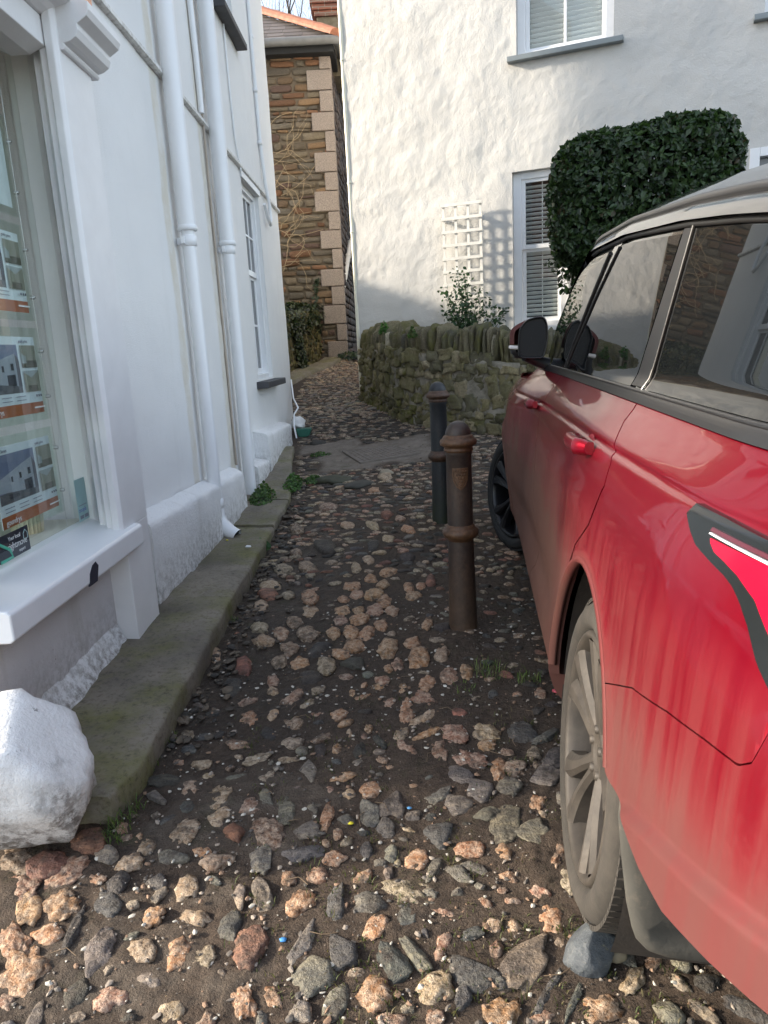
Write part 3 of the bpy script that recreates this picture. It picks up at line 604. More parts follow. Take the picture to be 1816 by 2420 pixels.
mb = MB(); lprof(mb, [(-.08, 1.31), (.10, 1.27), (.10, 1.17), (.04, 1.145), (-.03, 1.145), (-.08, 1.17)][::-1], 1.98, 2.99)
lprof(mb, [(.0, 1.272), (.11, 1.275), (.135, 1.285), (.155, 1.30), (.195, 1.31), (.215, 1.32), (.215, 1.335), (.0, 1.345)], 1.95, 3.0); mb.build('cornice', TRIMW, shop, bevel=.003)
mb = MB(); lbox(mb, 1.98, 3.60, -.05, .075, 1.335, 6.6); mb.build('upper_wall', PEACH, shop)
mb = MB(); lbox(mb, 1.98, 2.06, -6.5, -1.3, -1.5, 6.55); lbox(mb, 1.98, 2.06, -1.3, .0, 1.3, 6.55); lbox(mb, 1.98, 2.06, -1.3, .0, -1.5, -.70); lbox(mb, 2.06, 3.29, -6.5, -6.4, -1.5, 6.55); lbox(mb, 2.06, 3.29, -6.4, -.06, 1.6, 1.7); lbox(mb, 2.06, 3.29, -6.4, -.06, -1.5, -1.35); mb.build('wall', WHITE, shop)
mb = MB(); lprof(mb, [(-.08, -.665), (.0, -.675), (.17, -.70), (.18, -.71), (.18, -.79), (.165, -.80), (.055, -.80), (.05, -.81), (-.08, -.81)], 2.0, 3.12); o = mb.build('sill', paint('sill_gloss', (.80, .81, .82), .3, .04, .1, 5, .12), shop, bevel=.006)
mb = MB(); q = [(2.53, -.80), (2.60, -.80), (2.625, -.745), (2.605, -.725), (2.575, -.73), (2.545, -.755)]
mb.prism(q, lambda p, k: LM @ Vector(((.175, .1815)[k], p[0], p[1]))); mb.build('paint_chip', simple('bare_patch', (.02, .02, .035), .7), o)
mb = MB(); lbox(mb, 1.98, 2.04, -.06, .12, -.66, 1.2); mb.build('corner_post', TRIMW, shop, bevel=.004)
win = bpy.data.objects.new('shop_window', None); C.objects.link(win); win.matrix_basis = Matrix.Translation(L(2.58, -.03, -.66)); put(win, shop)
mb = MB(); lbox(mb, 2.04, 3.125, -.035, -.029, -.665, 1.30); mb.build('pane', GLASS, win)
mb = MB(); lbox(mb, 3.128, 3.15, -.125, -.04, -.70, 1.5); mb.build('reveal', REVEAL, win)
mb = MB(); lbox(mb, 2.04, 3.126, -.62, -.085, -.70, -.668); mb.build('window_bed', CREAM, win)
mb = MB(); lbox(mb, 2.04, 3.126, -.66, -.64, .62, 1.5); mb.build('back_panel', simple('beige_panel', (.50, .46, .38), .7), win)
room = MB(); lbox(room, 2.07, 3.28, -1.9, -1.85, -1.3, 1.6); room.build('back_wall', simple('room_wall', (.10, .08, .06), .8), win)
room = MB()
for k in range(5): lbox(room, 2.2, 3.2, -1.2, -.95, -.9 + k * .28, -.87 + k * .28)
lbox(room, 2.2, 2.24, -1.2, -.94, -.95, .5); room.build('shelf', WOODDARK, win)
blind = thing('venetian_blind', 'pale slatted venetian blind hanging inside the shop window', 'blind', L(2.6, -.6, .6))
mb = MB()
for k in range(17):
    z = .60 - k * .0285; c = Vector(L(2.6, -.60, z)); mb.obox(c, (.012, 0, .007), (0, .50, 0), (-.0004, 0, .0007))
mb.build('slats', simple('blind_slat', (.55, .54, .48), .5), blind)
mb = MB(); lbox(mb, 2.1, 3.1, -.62, -.58, .60, .64); mb.build('headrail', simple('blind_rail', (.6, .59, .54), .5), blind)
# display cards on wires behind the pane
ACR = glass('acrylic', (.93, .96, .94)); PAPER = simple('white_paper', (.84, .85, .93), .6); ORANGE = simple('orange_band', (.46, .11, .03), .6); INK = simple('grey_ink', (.22, .22, .28), .7)
TM = Matrix(((.028, 0, .9996, 0), (.9996, 0, -.028, 0), (0, 1, 0, 0), (0, 0, 0, 1)))       # text plane: x along lane, y up, facing out
def text(body, y, off, z, size, mat, parent, name='lettering', align='LEFT', sx=1.0):
    cu = bpy.data.curves.new(name, 'FONT'); cu.body = body; cu.size = size; cu.align_x = align; cu.extrude = .0004; cu.space_character = .95
    tmp = bpy.data.objects.new('tmp', cu); C.objects.link(tmp); me = bpy.data.meshes.new_from_object(tmp.evaluated_get(bpy.context.evaluated_depsgraph_get())); bpy.data.objects.remove(tmp)
    me.materials.clear(); me.materials.append(mat); me.name = name; o = bpy.data.objects.new(name, me); C.objects.link(o)
    o.matrix_basis = Matrix.Translation(L(y, off, z)) @ TM @ Matrix.Diagonal((sx, 1, 1, 1)); return put(o, parent)
SKYP = [simple('print_sky', (.18, .20, .33), .6), simple('print_house', (.42, .42, .50), .6), simple('print_dark', (.035, .035, .06), .6), simple('print_road', (.12, .115, .14), .6), simple('print_interior', (.30, .27, .22), .6), simple('print_interior_dark', (.10, .085, .06), .6), simple('print_pale', (.40, .41, .44), .6)]
WT = simple('white_print', (.75, .72, .70), .6)
def flat(polys, name, parent, off):
    o = None
    me = bpy.data.meshes.new(name); v = []; f = []; mi = []; mats = []
    for i, (m, pts) in enumerate(polys):
        if m not in mats: mats.append(m)
        b = len(v); v += [L(p[0], off + .00035 * i, p[1]) for p in pts]; f.append(tuple(range(b, b + len(pts)))); mi.append(mats.index(m))
    me.from_pydata(v, [], f); [me.materials.append(m) for m in mats]; me.polygons.foreach_set('material_index', mi); me.update()
    o = bpy.data.objects.new(name, me); C.objects.link(o); return put(o, parent)
rc = lambda a, b, c, d: [(a, c), (b, c), (b, d), (a, d)]
CARDL = ['lowest property card, fully visible above the dark sticker in the shop window', 'property card second from the bottom in the shop window', 'third property card up, in front of the venetian blind', 'topmost property card, a plain white sheet in the shop window']
GRIP = simple('steel_grip', (.5, .5, .5), .3, metal=.8)
for k, zt in enumerate((-.235, .157, .545, .935)):
    z0 = zt - .36; cd = thing('property_card', CARDL[k], 'display card', L(2.72, -.09, z0), 'property cards hung in the shop window')
    m_ = MB(); lbox(m_, 2.47, 2.965, -.097, -.093, z0, zt); lbox(m_, 2.47, 2.965, -.083, -.080, z0, zt); m_.build('acrylic_holder', ACR, cd)
    for z in (z0 + .09, zt - .09): m_ = MB(); m_.lathe([(.008, 0), (.008, .014), (.005, .018)], L(2.962, -.088, z), (1, 0, 0), 12); m_.build('grip', GRIP, cd)
    y0, y1 = 2.50, 2.932; s0 = z0 + .03; s1 = zt - .035
    m_ = MB(); lbox(m_, y0, y1, -.0905, -.0885, s0, s1); sh = m_.build('sheet', PAPER, cd)
    of = -.0880
    if k < 3:
        polys = [(ORANGE, rc(y0, y1, s0, s0 + .043)), (SKYP[0], rc(y0 + .01, 2.79, s0 + .085, s1 - .03)), (SKYP[3], rc(y0 + .01, 2.79, s0 + .085, s0 + .125))]
        polys += [(SKYP[1], [(y0 + .01, s0 + .13), (2.765, s0 + .11), (2.765, s1 - .062), (2.70, s1 - .075), (y0 + .01, s0 + .175)]), (SKYP[2], [(2.765, s0 + .11), (2.79, s0 + .11), (2.79, s1 - .09), (2.765, s1 - .062)]),
                  (SKYP[2], [(2.69, s0 + .115), (2.75, s0 + .112), (2.75, s0 + .155), (2.69, s0 + .153)]), (SKYP[2], rc(2.725, 2.745, s0 + .17, s0 + .195)), (SKYP[2], rc(2.66, 2.675, s0 + .165, s0 + .187)), (SKYP[2], rc(2.60, 2.612, s0 + .16, s0 + .18)), (SKYP[2], rc(2.57, 2.64, s0 + .10, s0 + .118)),
                  (SKYP[4], rc(2.806, 2.922, s1 - .032 - .085, s1 - .032)), (SKYP[5], rc(2.806, 2.922, s1 - .117, s1 - .09)), (SKYP[6], [(2.806, s1 - .06), (2.84, s1 - .075), (2.84, s1 - .10), (2.806, s1 - .10)]), (SKYP[4], rc(2.806, 2.922, s0 + .085, s0 + .167)), (SKYP[6], [(2.806, s0 + .16), (2.86, s0 + .14), (2.922, s0 + .167), (2.806, s0 + .167)]), (SKYP[5], rc(2.83, 2.90, s0 + .087, s0 + .11))]
        flat(polys, 'print', sh, of)
        text('goundrys', y0 + .012, of + .008, s0 + .012, .030, WT, sh)
        text('guide price', 2.80, of + .006, s1 - .022, .016, INK, sh, 'caption'); text('Fore Street', y0 + .015, of + .006, s1 - .022, .018, INK, sh, 'caption')
        flat([(INK, rc(y0 + .02 + .10 * j, y0 + .09 + .10 * j, s0 + .070 - .014 * r_, s0 + .073 - .014 * r_)) for j in range(3) for r_ in range(2)] + [(SKYP[2], rc(2.87 + .016 * j, 2.88 + .016 * j, s0 + .064, s0 + .073)) for j in range(3)] + [(WT, rc(2.84, 2.925, s0 + .02, s0 + .026))], 'lettering', sh, of + .006)
    else:
        flat([(INK, rc(y0 + .04, 2.85 - .03 * (j % 3), s1 - .05 - .018 * j, s1 - .048 - .018 * j)) for j in range(11)], 'lettering', sh, of + .004)
wires = MB(); [wires.tube([L(2.955, -.078, -.66), L(2.955, -.078, 1.45)], .0012, 5)]
wires.build('hanging_wire', simple('steel_wire', (.5, .5, .5), .3, metal=.9), win)
st = thing('window_sticker', 'navy sticker with white lettering and a house outline low in the shop window', 'sticker', L(2.47, -.037, -.62))
NAVY = simple('navy_sticker', (.008, .010, .028), .4); TEAL = simple('mint_print', (.06, .50, .34), .5); WW = simple('white_letter', (.8, .8, .8), .5)
m_ = MB(); lbox(m_, 2.20, 2.565, -.0365, -.0356, -.652, -.560); m_.build('film', NAVY, st)
text('Your local', 2.425, -.0353, -.588, .021, WW, st); text('rightmove', 2.415, -.0353, -.620, .034, WW, st); text('expert', 2.485, -.0353, -.641, .017, WW, st)
m_ = MB(); hp = [(2.527, -.605), (2.527, -.585), (2.541, -.572), (2.555, -.585), (2.555, -.605), (2.533, -.605)]
m_.tube([L(a, -.0352, b) for a, b in hp], .0014, 6); m_.build('house_emblem', simple('pale_teal', (.45, .62, .62), .5), st)
m_ = MB(); m_.tube([L(2.33, -.035, -.565), L(2.425, -.035, -.617), L(2.435, -.035, -.648), L(2.36, -.035, -.648)], .006, 6); m_.build('green_arrow', TEAL, st)
st = thing('window_label', 'pale blue upright label with blue lettering at the right edge of the shop window', 'sticker', L(3.03, -.037, -.6))
m_ = MB(); lbox(m_, 2.985, 3.085, -.0365, -.0356, -.655, -.472); m_.build('film', simple('pale_blue_film', (.42, .60, .62), .5), st)
text('zoopla', 2.992, -.0353, -.615, .028, simple('violet_blue', (.10, .14, .42), .5), st)
flat([(INK, rc(2.995, 3.03, -.645, -.630)), (INK, rc(3.037, 3.075, -.645, -.630)), (INK, rc(2.995, 3.07, -.588, -.585))], 'badges', st, -.0352)
v = MB(); prof_ = [(.0, 0), (.058, 0), (.060, .01), (.066, .10), (.067, .115), (.060, .113), (.056, .02), (0, .015)]
nn_ = 72
vs = []; cv = Vector(L(2.90, -.22, -.668))
for (r, h) in prof_:
    for k in range(nn_): a = 2 * math.pi * k / nn_; rr = r * (1 + (.05 if k % 3 == 0 else -.02)) if .02 < r else r; vs.append(cv + Vector((math.cos(a) * rr, math.sin(a) * rr, h)))
v.add(vs, [(i * nn_ + k, i * nn_ + (k + 1) % nn_, (i + 1) * nn_ + (k + 1) % nn_, (i + 1) * nn_ + k) for i in range(len(prof_) - 1) for k in range(nn_)])
tag(v.build('ribbed_pot', paint('cream_ceramic', (.55, .48, .33), .4, .1, .05)), 'small ribbed cream pot standing on the shop window bed', 'pot')

# ------------------------------------------------------------------ stone slabs along the foot of the wall
n = NT('mossy_slab'); g = n.geo(); a = n.noise(2.2, 6, .65, g); b = n.noise(45, 6, .75, g)
col = n.ramp(a, (.30, (.12, .104, .082)), (.52, (.21, .182, .14)), (.75, (.115, .098, .078)))
mo = n.ramp(n.noise(3.1, 6, .7, n.mapping(loc=(5, 2, 1), src=g)), (.44, 0.0), (.66, 1.0)); col = n.mix(col, (.125, .125, .026), n.math('MULTIPLY', mo, .8)); col = n.mix(col, n.mix(col, (.45, .42, .4), 1.0, 'MULTIPLY'), n.ramp(b, (.34, .9), (.5, 0.0)))
col = n.mix(col, (.055, .047, .04), n.ramp(n.noise(1.1, 4, .6, n.mapping(loc=(1, 9, 4), src=g)), (.5, 0.0), (.7, .7)))
col = n.mix(col, (.13, .115, .09), n.ramp(b, (.66, 0.0), (.72, .5)))
n.set(base=col, rough=.75); n.bump(n.math('ADD', b, n.noise(150, 3, .6, g)), .4, .006); MOSS = n.m
vs = MB()
def slabtop(y): return float(np.interp(y, [1.88, 2.4, 3.3, 4.2, 5.2, 5.75, 6.5, 7.4], [-1.25, -1.235, -1.195, -1.19, -1.185, -1.15, -1.07, -.95]))
for (y0, y1, tw) in ((1.88, 3.92, .0), (3.935, 4.98, -.012), (4.995, 5.70, .004), (5.715, 7.55, .006)):
    ys = np.linspace(y0, y1, int((y1 - y0) / .05) + 2); P = []
    for y in ys:
        e = float(slab_edge(y)) + .012 * float(fbm(np.array((y, 3, 1)), 5, 2)) ; x0 = L(y, -.02, 0)[0]; zt = slabtop(y) + tw
        xs_ = [x0 + (e - x0) * t for t in (0, .2, .4, .6, .8, .93, .985, 1.0, 1.0, 1.0)]
        zz_ = [zt + .012 * (1 - t) for t in (0, .2, .4, .6, .8, .93)] + [zt - .004, zt - .016, zt - .07, zt - .2]
        P.append([(x, y, z) for x, z in zip(xs_, zz_)])
    P = np.array(P); P[..., 2] += fbm(P * np.array((1, 1, 0)), 5, 4) * .006
    b0 = len(vs.v); vs.grid(P)
    for row in (P[0], P[-1]): vs.add([tuple(p) for p in row] + [(row[0][0], row[0][1], -1.6)], [tuple(range(len(row) + 1))])
tag(vs.build('pavement', MOSS), 'mossy stone slabs along the foot of the white house', None, None, 'structure')
# ------------------------------------------------------------------ right house
FN = Vector((-.3579, -.9338, 0)); FA = Vector((.9338, -.3579, 0)); FP = Vector((1.147, 9.5, 0))
FM = Matrix(((FN.x, FA.x, 0, FP.x), (FN.y, FA.y, 0, FP.y), (0, 0, 1, 0), (0, 0, 0, 1)))
def fbox(mb, o0, o1, u0, u1, z0, z1): mb.box((o0, u0, z0), (o1, u1, z1), FM)
def FW(o, u, z): return FM @ Vector((o, u, z))
cot = thing('white_cottage', 'big white limewashed house with lumpy wall, grey sills and a trellis beside its window', 'house', FW(0, 2, -.8))
LWIN = (.655, 1.33, .20, 2.02); UWIN = (.72, 1.80, 3.25, 4.75); VWIN = (3.3, 4.3, 3.2, 4.7); DOOR = (3.24, 4.3, -.9, 1.93)
wallgrid(-1.46, 6.5, -1.2, 6.6, [LWIN, UWIN, VWIN, DOOR], 0, .012, WHITE2, 'wall', cot, .024, FM, 1.9)
mb = MB(); fbox(mb, -7, -.26, -1.44, 6.5, -1.4, 6.6)
fbox(mb, -.259, -.015, -1.45, -1.435, -1.2, 6.6)
for h in (LWIN, UWIN, VWIN, DOOR):
    fbox(mb, -.24, -.003, h[0] - .03, h[0], h[2] - .03, h[3] + .03); fbox(mb, -.24, -.003, h[1], h[1] + .03, h[2] - .03, h[3] + .03)
    fbox(mb, -.24, -.003, h[0], h[1], h[3], h[3] + .03); fbox(mb, -.24, -.003, h[0], h[1], h[2] - .03, h[2])
mb.build('core', WHITE2, cot)
mb = MB(); mb.tube([FW(-.01, -1.475, 6.5), FW(-.01, -1.475, 2.0), FW(-.01, -1.472, 1.2), FW(-.01, -1.475, -.62)], .026, 12)
for z in (3.6, 2.16, 1.55): mb.lathe([(.026, -.012), (.033, -.01), (.033, .01), (.026, .012)], FW(-.01, -1.475, z), n=12)
mb.build('corner_pipe', CREAMP, cot)
def win2(win, cols, glazing, blind_closed, box=.10, mid=.5):
    u0, u1, z0, z1 = win
    w = bpy.data.objects.new('sash_window', None); C.objects.link(w); w.matrix_basis = Matrix.Translation(FW(0, (u0 + u1) / 2, z0)); put(w, cot)
    f = MB(); B = lambda a, b, c, d, e, g: fbox(f, a, b, c, d, e, g)
    B(-.16, -.075, u0, u0 + box, z0, z1); B(-.16, -.075, u1 - box, u1, z0, z1); B(-.16, -.075, u0 + box, u1 - box, z1 - box * .8, z1); B(-.16, -.06, u0 + box, u1 - box, z0, z0 + .06)
    zm = z0 + (z1 - z0) * mid
    for a, b, o in ((z0 + .06, zm, -.135), (zm - .005, z1 - box * .8, -.105)):
        st = .045; i0, i1 = u0 + box, u1 - box
        B(o - .02, o + .008, i0, i0 + st, a, b); B(o - .02, o + .008, i1 - st, i1, a, b); B(o - .02, o + .008, i0 + st, i1 - st, a, a + .05); B(o - .02, o + .008, i0 + st, i1 - st, b - .04, b)
        if cols > 1: B(o - .019, o + .006, (i0 + i1) / 2 - .016, (i0 + i1) / 2 + .016, a + .05, b - .04)
    f.build('frame', TRIM, w, bevel=.004)
    g = MB(); fbox(g, -.150, -.146, u0 + box, u1 - box, z0 + .06, zm); fbox(g, -.120, -.116, u0 + box, u1 - box, zm, z1 - box * .8); g.build('pane', GLASS, w)
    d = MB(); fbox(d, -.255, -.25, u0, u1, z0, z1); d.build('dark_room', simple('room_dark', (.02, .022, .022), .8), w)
    s = MB(); n = int((z1 - z0 - .16) / .052)
    for k in range(n):
        z = z0 + .10 + k * .052; t = (.9 if blind_closed else (.45 if k * .052 > (z1 - z0) * .5 else .75))
        s.obox(FW(-.185, (u0 + u1) / 2, z), FN * .024 * math.cos(t) + Vector((0, 0, .024 * math.sin(t))), FA * ((u1 - u0) / 2 - box + .01), (FN * -math.sin(t) + Vector((0, 0, math.cos(t)))) * .0018)
    for uu in (.5,): s.tube([FW(-.174, u0 + (u1 - u0) * uu, z0 + .06), FW(-.174, u0 + (u1 - u0) * uu, z1 - .08)], .006, 6)
    s.build('blind', simple('white_slats', (.86, .87, .87), .45), w)
    return w
w = win2(LWIN, 1, False, False, .10, .515)
mb = MB(); fbox(mb, -.08, .06, LWIN[0] - .02, LWIN[1] + .02, .14, .20); mb.build('sill', TRIM, w, bevel=.006)
for W_ in (UWIN, VWIN):
    w = win2(W_, 2, False, True, .09, .5); mb = MB(); fbox(mb, -.10, .085, W_[0] - .10, W_[1] + .11, W_[2] - .055, W_[2] + .003); mb.build('sill', BLUEGREY, w, bevel=.006)
d = bpy.data.objects.new('front_door', None); C.objects.link(d); d.matrix_basis = Matrix.Translation(FW(0, 3.8, -.9)); put(d, cot)
mb = MB(); fbox(mb, -.14, .01, 3.24, 3.34, -.9, 1.93); fbox(mb, -.14, .01, 4.2, 4.3, -.9, 1.93); fbox(mb, -.14, .01, 3.34, 4.2, 1.84, 1.93); fbox(mb, -.14, -.02, 3.34, 4.2, 1.48, 1.54); mb.build('frame', TRIM, d, bevel=.005)
mb = MB(); fbox(mb, -.12, -.08, 3.345, 4.195, 1.545, 1.835); mb.build('fanlight', simple('grey_fanlight', (.16, .165, .17), .2), d)
mb = MB(); fbox(mb, -.12, -.07, 3.345, 4.195, -.9, 1.475); mb.build('door_leaf', simple('door_grey', (.10, .12, .13), .35), d)

# trellis standing off the wall
tr = thing('trellis', 'white wooden lattice trellis fixed to the limewashed wall', 'trellis', FW(.10, .05, -.1))
mb = MB(); u0, u1 = -.215, .305
for k in range(4):
    u = u0 + .025 + (u1 - u0 - .05) * k / 3; fbox(mb, .088, .104, u - .017, u + .017, -.45, 1.70)
mb.build('uprights', paint('trellis_paint', (.74, .72, .66), .6, .1, .1, 12, .15), tr)
mb = MB(); z = 1.715; k = 0
while z > -.4: fbox(mb, .105, .121, u0 - (.012 if k == 0 else 0), u1 + .0, z - .018, z + .018); z -= .158; k += 1
mb.build('crossbars', paint('trellis_paint_b', (.74, .72, .66), .6, .1, .1, 12, .15), tr)
for z in (1.55, .3):
    for ua in (u0 + .01, u1 - .04): mb = MB(); fbox(mb, .002, .088, ua, ua + .03, z - .02, z + .02); mb.build('batten', TRIMW, tr)

# ------------------------------------------------------------------ leaves
def leafmat(name, rough=.38, trans=.25):
    n = NT(name); c = n.attr('Col'); n.set(base=c, rough=rough, spec=.45)
    t = n.node('ShaderNodeBsdfTranslucent'); n.link(n.mix(c, (1.3, 1.5, .6), 1.0, 'MULTIPLY'), t.inputs[0]); mx = n.node('ShaderNodeMixShader'); mx.inputs[0].default_value = trans
    n.link(n.b.outputs[0], mx.inputs[1]); n.link(t.outputs[0], mx.inputs[2]); n.link(mx.outputs[0], n.out.inputs['Surface']); return n.m
LEAFM = leafmat('glossy_leaf'); SOFTLEAF = leafmat('soft_leaf', .6, .3); GRASSM = leafmat('grass_blade', .6, .35)
def leaves(name, P, Nn, size, aspect, cols, mat, parent=None, spread=.7, fold=.25, droop=.3, seed=1):
    """folded leaf blades: P positions, Nn outward directions"""
    r_ = np.random.default_rng(seed); n = len(P)
    d = Nn + r_.normal(size=(n, 3)) * spread; d /= np.linalg.norm(d, axis=1)[:, None]
    t = np.cross(d, r_.normal(size=(n, 3))); t[:, 2] -= droop * r_.random(n); t -= d * (t * d).sum(1)[:, None]; t /= np.linalg.norm(t, axis=1)[:, None] + 1e-9
    b = np.cross(d, t); s = (size * r_.uniform(.65, 1.25, n))[:, None]
    v0 = P - t * s * .5; v3 = P + t * s * .5 - d * s * .10; m = P - t * s * .02
    v1 = m + b * s * aspect + d * s * fold * aspect; v2 = m - b * s * aspect + d * s * fold * aspect; q = P + t * s * .24 - d * s * .02
    v4 = q + b * s * aspect * .72 + d * s * fold * aspect * .7; v5 = q - b * s * aspect * .72 + d * s * fold * aspect * .7
    V = np.stack([v0, v1, m, v2, v4, q, v5, v3], 1).reshape(-1, 3); i = np.arange(n)[:, None] * 8
    F = np.concatenate([i + np.array(a) for a in ((0, 2, 1), (0, 3, 2), (1, 2, 5), (1, 5, 4), (2, 3, 6), (2, 6, 5), (4, 5, 7), (5, 6, 7))], 0)
    c = np.array(cols)[r_.integers(0, len(cols), n)] * r_.uniform(.7, 1.3, (n, 1))
    return bulk(name, V, F, mat, parent, np.repeat(c, 8, 0), smooth=False)

# clipped bay on a stem
bay = thing('clipped_bay', 'large clipped bay bush, dark glossy leaves, cut to a rounded block before the white wall', 'bush', FW(1.05, 2.15, -.9))
def bay_pts(n, inset=.0, seed=2):
    r_ = np.random.default_rng(seed); out = []; nr = []
    cu, cz, hu, hz, ho = 2.17, 1.335, .92, .70, .52
    while len(out) < n:
        q = r_.uniform(-1, 1, size=(n, 3)); ax = r_.choice(3, n, p=(.22, .42, .36)); q[np.arange(n), ax] = np.sign(r_.normal(size=n))
        q = q / ((np.abs(q) ** 3.8).sum(1) ** (1 / 3.8))[:, None]; v = np.sign(q) * np.abs(q) ** 2.8; v /= np.linalg.norm(v, axis=1)[:, None]
        for a, b in zip(q, v):
            if len(out) >= n: break
            low = max(0, -a[2] - .55); sx = 1 - .25 * low
            lump = 1 + .05 * mnoise.noise(Vector((a[0] * 3, a[1] * 3, a[2] * 3))) + .03 * mnoise.noise(Vector((a[0] * 9, a[1] * 9, a[2] * 9)))
            if mnoise.noise(Vector((a[0] * 5 + 9, a[1] * 5, a[2] * 5))) > .52 and r_.random() < .75: continue
            dpt = 1 - abs(r_.normal()) * .035 - inset
            u = cu + a[0] * hu * sx * lump * dpt; o = 1.05 + a[1] * ho * lump * dpt; z = cz + a[2] * hz * lump * dpt + (.04 if a[0] > .2 else 0)
            out.append(FW(o, u, z)[:]); bb = FN * b[1] + FA * b[0]; nr.append((bb.x, bb.y, b[2]))
    return np.array(out), np.array(nr)
P, Nn = bay_pts(15000); GB = [(.022, .045, .017), (.030, .058, .021), (.040, .074, .026), (.017, .034, .014), (.055, .095, .034)]
leaves('foliage', P, Nn, .085, .26, GB * 9 + [(.06, .05, .025)], LEAFM, bay, .75, .3, .4, 5)
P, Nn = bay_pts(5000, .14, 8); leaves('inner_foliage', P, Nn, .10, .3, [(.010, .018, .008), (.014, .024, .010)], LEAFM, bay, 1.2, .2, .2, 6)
r_ = np.random.default_rng(4); n_ = 2600; a_ = r_.uniform(0, 2 * math.pi, n_); h_ = r_.uniform(-.15, .85, n_); rad = np.interp(h_, [-.15, .3, .85], [.25, .42, .75]) * np.sqrt(r_.random(n_))
P = np.array([FW(1.05 + math.sin(a) * b * .6, 1.92 + math.cos(a) * b, z)[:] for a, b, z in zip(a_, rad, h_)]); leaves('lower_foliage', P, np.stack([np.cos(a_), np.sin(a_), h_ * 0], 1), .085, .26, GB, LEAFM, bay, .8, .3, .5, 9)
mb = MB(); mb.tube([FW(1.05, 2.0, -.95), FW(1.06, 2.02, .2), FW(1.05, 2.1, 1.1)], [.07, .06, .04], 10)
for k in range(10): a = k * .63; mb.tube([FW(1.05, 2.05, .5 + .05 * k), FW(1.05 + .35 * math.sin(a), 2.1 + .6 * math.cos(a), 1.2 + .05 * k)], [.03, .012], 6)
mb.build('trunk', paint('bark', (.10, .08, .06), .9, .3, .5, 20), bay)

# rose bush under the trellis
rose = thing('rose_bush', 'small green leafed rose bush growing over the wall in front of the trellis', 'bush', FW(.3, .2, -.2))
mb = MB(); LP = []
for (u, z, o) in ((.02, .88, .35), (.10, .70, .42), (-.12, .66, .38), (-.08, .40, .4), (.30, .66, .33), (.52, .40, .4), (.40, .50, .45), (.18, .48, .5), (.25, .35, .5), (.05, .30, .5), (.62, .36, .42), (-.02, .55, .45), (.12, .86, .34)):
    b = FW(.38, .18, -.25); e = FW(o, u, z); m_ = (b + e) / 2 + Vector((rng.uniform(-.06, .06), rng.uniform(-.06, .06), .08)); pts = [b * (1 - t) ** 2 + m_ * 2 * t * (1 - t) + e * t * t for t in np.linspace(0, 1, 9)]
    mb.tube(pts, [.008 - .0007 * i for i in range(9)], 6)
    for p in pts[4:]:
        for _ in range(15): LP.append(p + Vector((rng.gauss(0, .045), rng.gauss(0, .045), rng.gauss(0, .04))))
mb.build('stems', simple('rose_stem', (.05, .07, .025), .6), rose)
leaves('foliage', np.array(LP), np.tile((0, -.5, .7), (len(LP), 1)), .055, .30, [(.03, .07, .03), (.045, .10, .04), (.025, .05, .025), (.06, .11, .05)], LEAFM, rose, .8, .2, .2, 3)

# ------------------------------------------------------------------ rubble garden walls
def path_at(path, d):
    P = np.array(path); s = np.r_[0, np.cumsum(np.linalg.norm(np.diff(P[:, :2], axis=0), axis=1))]
    return np.array([np.interp(d, s, P[:, i]) for i in range(P.shape[1])]), s[-1]
def stone_mat(name, moss=1.0):
    n = NT(name); c = n.attr('Col'); a = n.noise(11, 6, .7); b = n.noise(50, 6, .75); mo = n.attr('moss', 'Fac')
    col = n.mix(n.mix(c, (.5, .46, .42), 1.0, 'MULTIPLY'), n.mix(c, (1.35, 1.3, 1.15), 1.0, 'MULTIPLY'), n.ramp(b, (.3, 0.0), (.7, 1.0)))
    col = n.mix(col, (.105, .10, .022), n.math('MULTIPLY', n.ramp(a, (.36, 0.0), (.60, 1.0)), mo))
    li = n.ramp(n.noise(23, 5, .6, n.mapping(loc=(8, 3, 3))), (.66, 0.0), (.72, .8)); col = n.mix(col, (.30, .29, .23), n.math('MULTIPLY', li, .5))
    n.set(base=col, rough=.85); n.bump(n.math('ADD', b, n.math('MULTIPLY', n.noise(140, 4), .5)), .8, .012); return n.m
STONEM = stone_mat('rubble_stone')
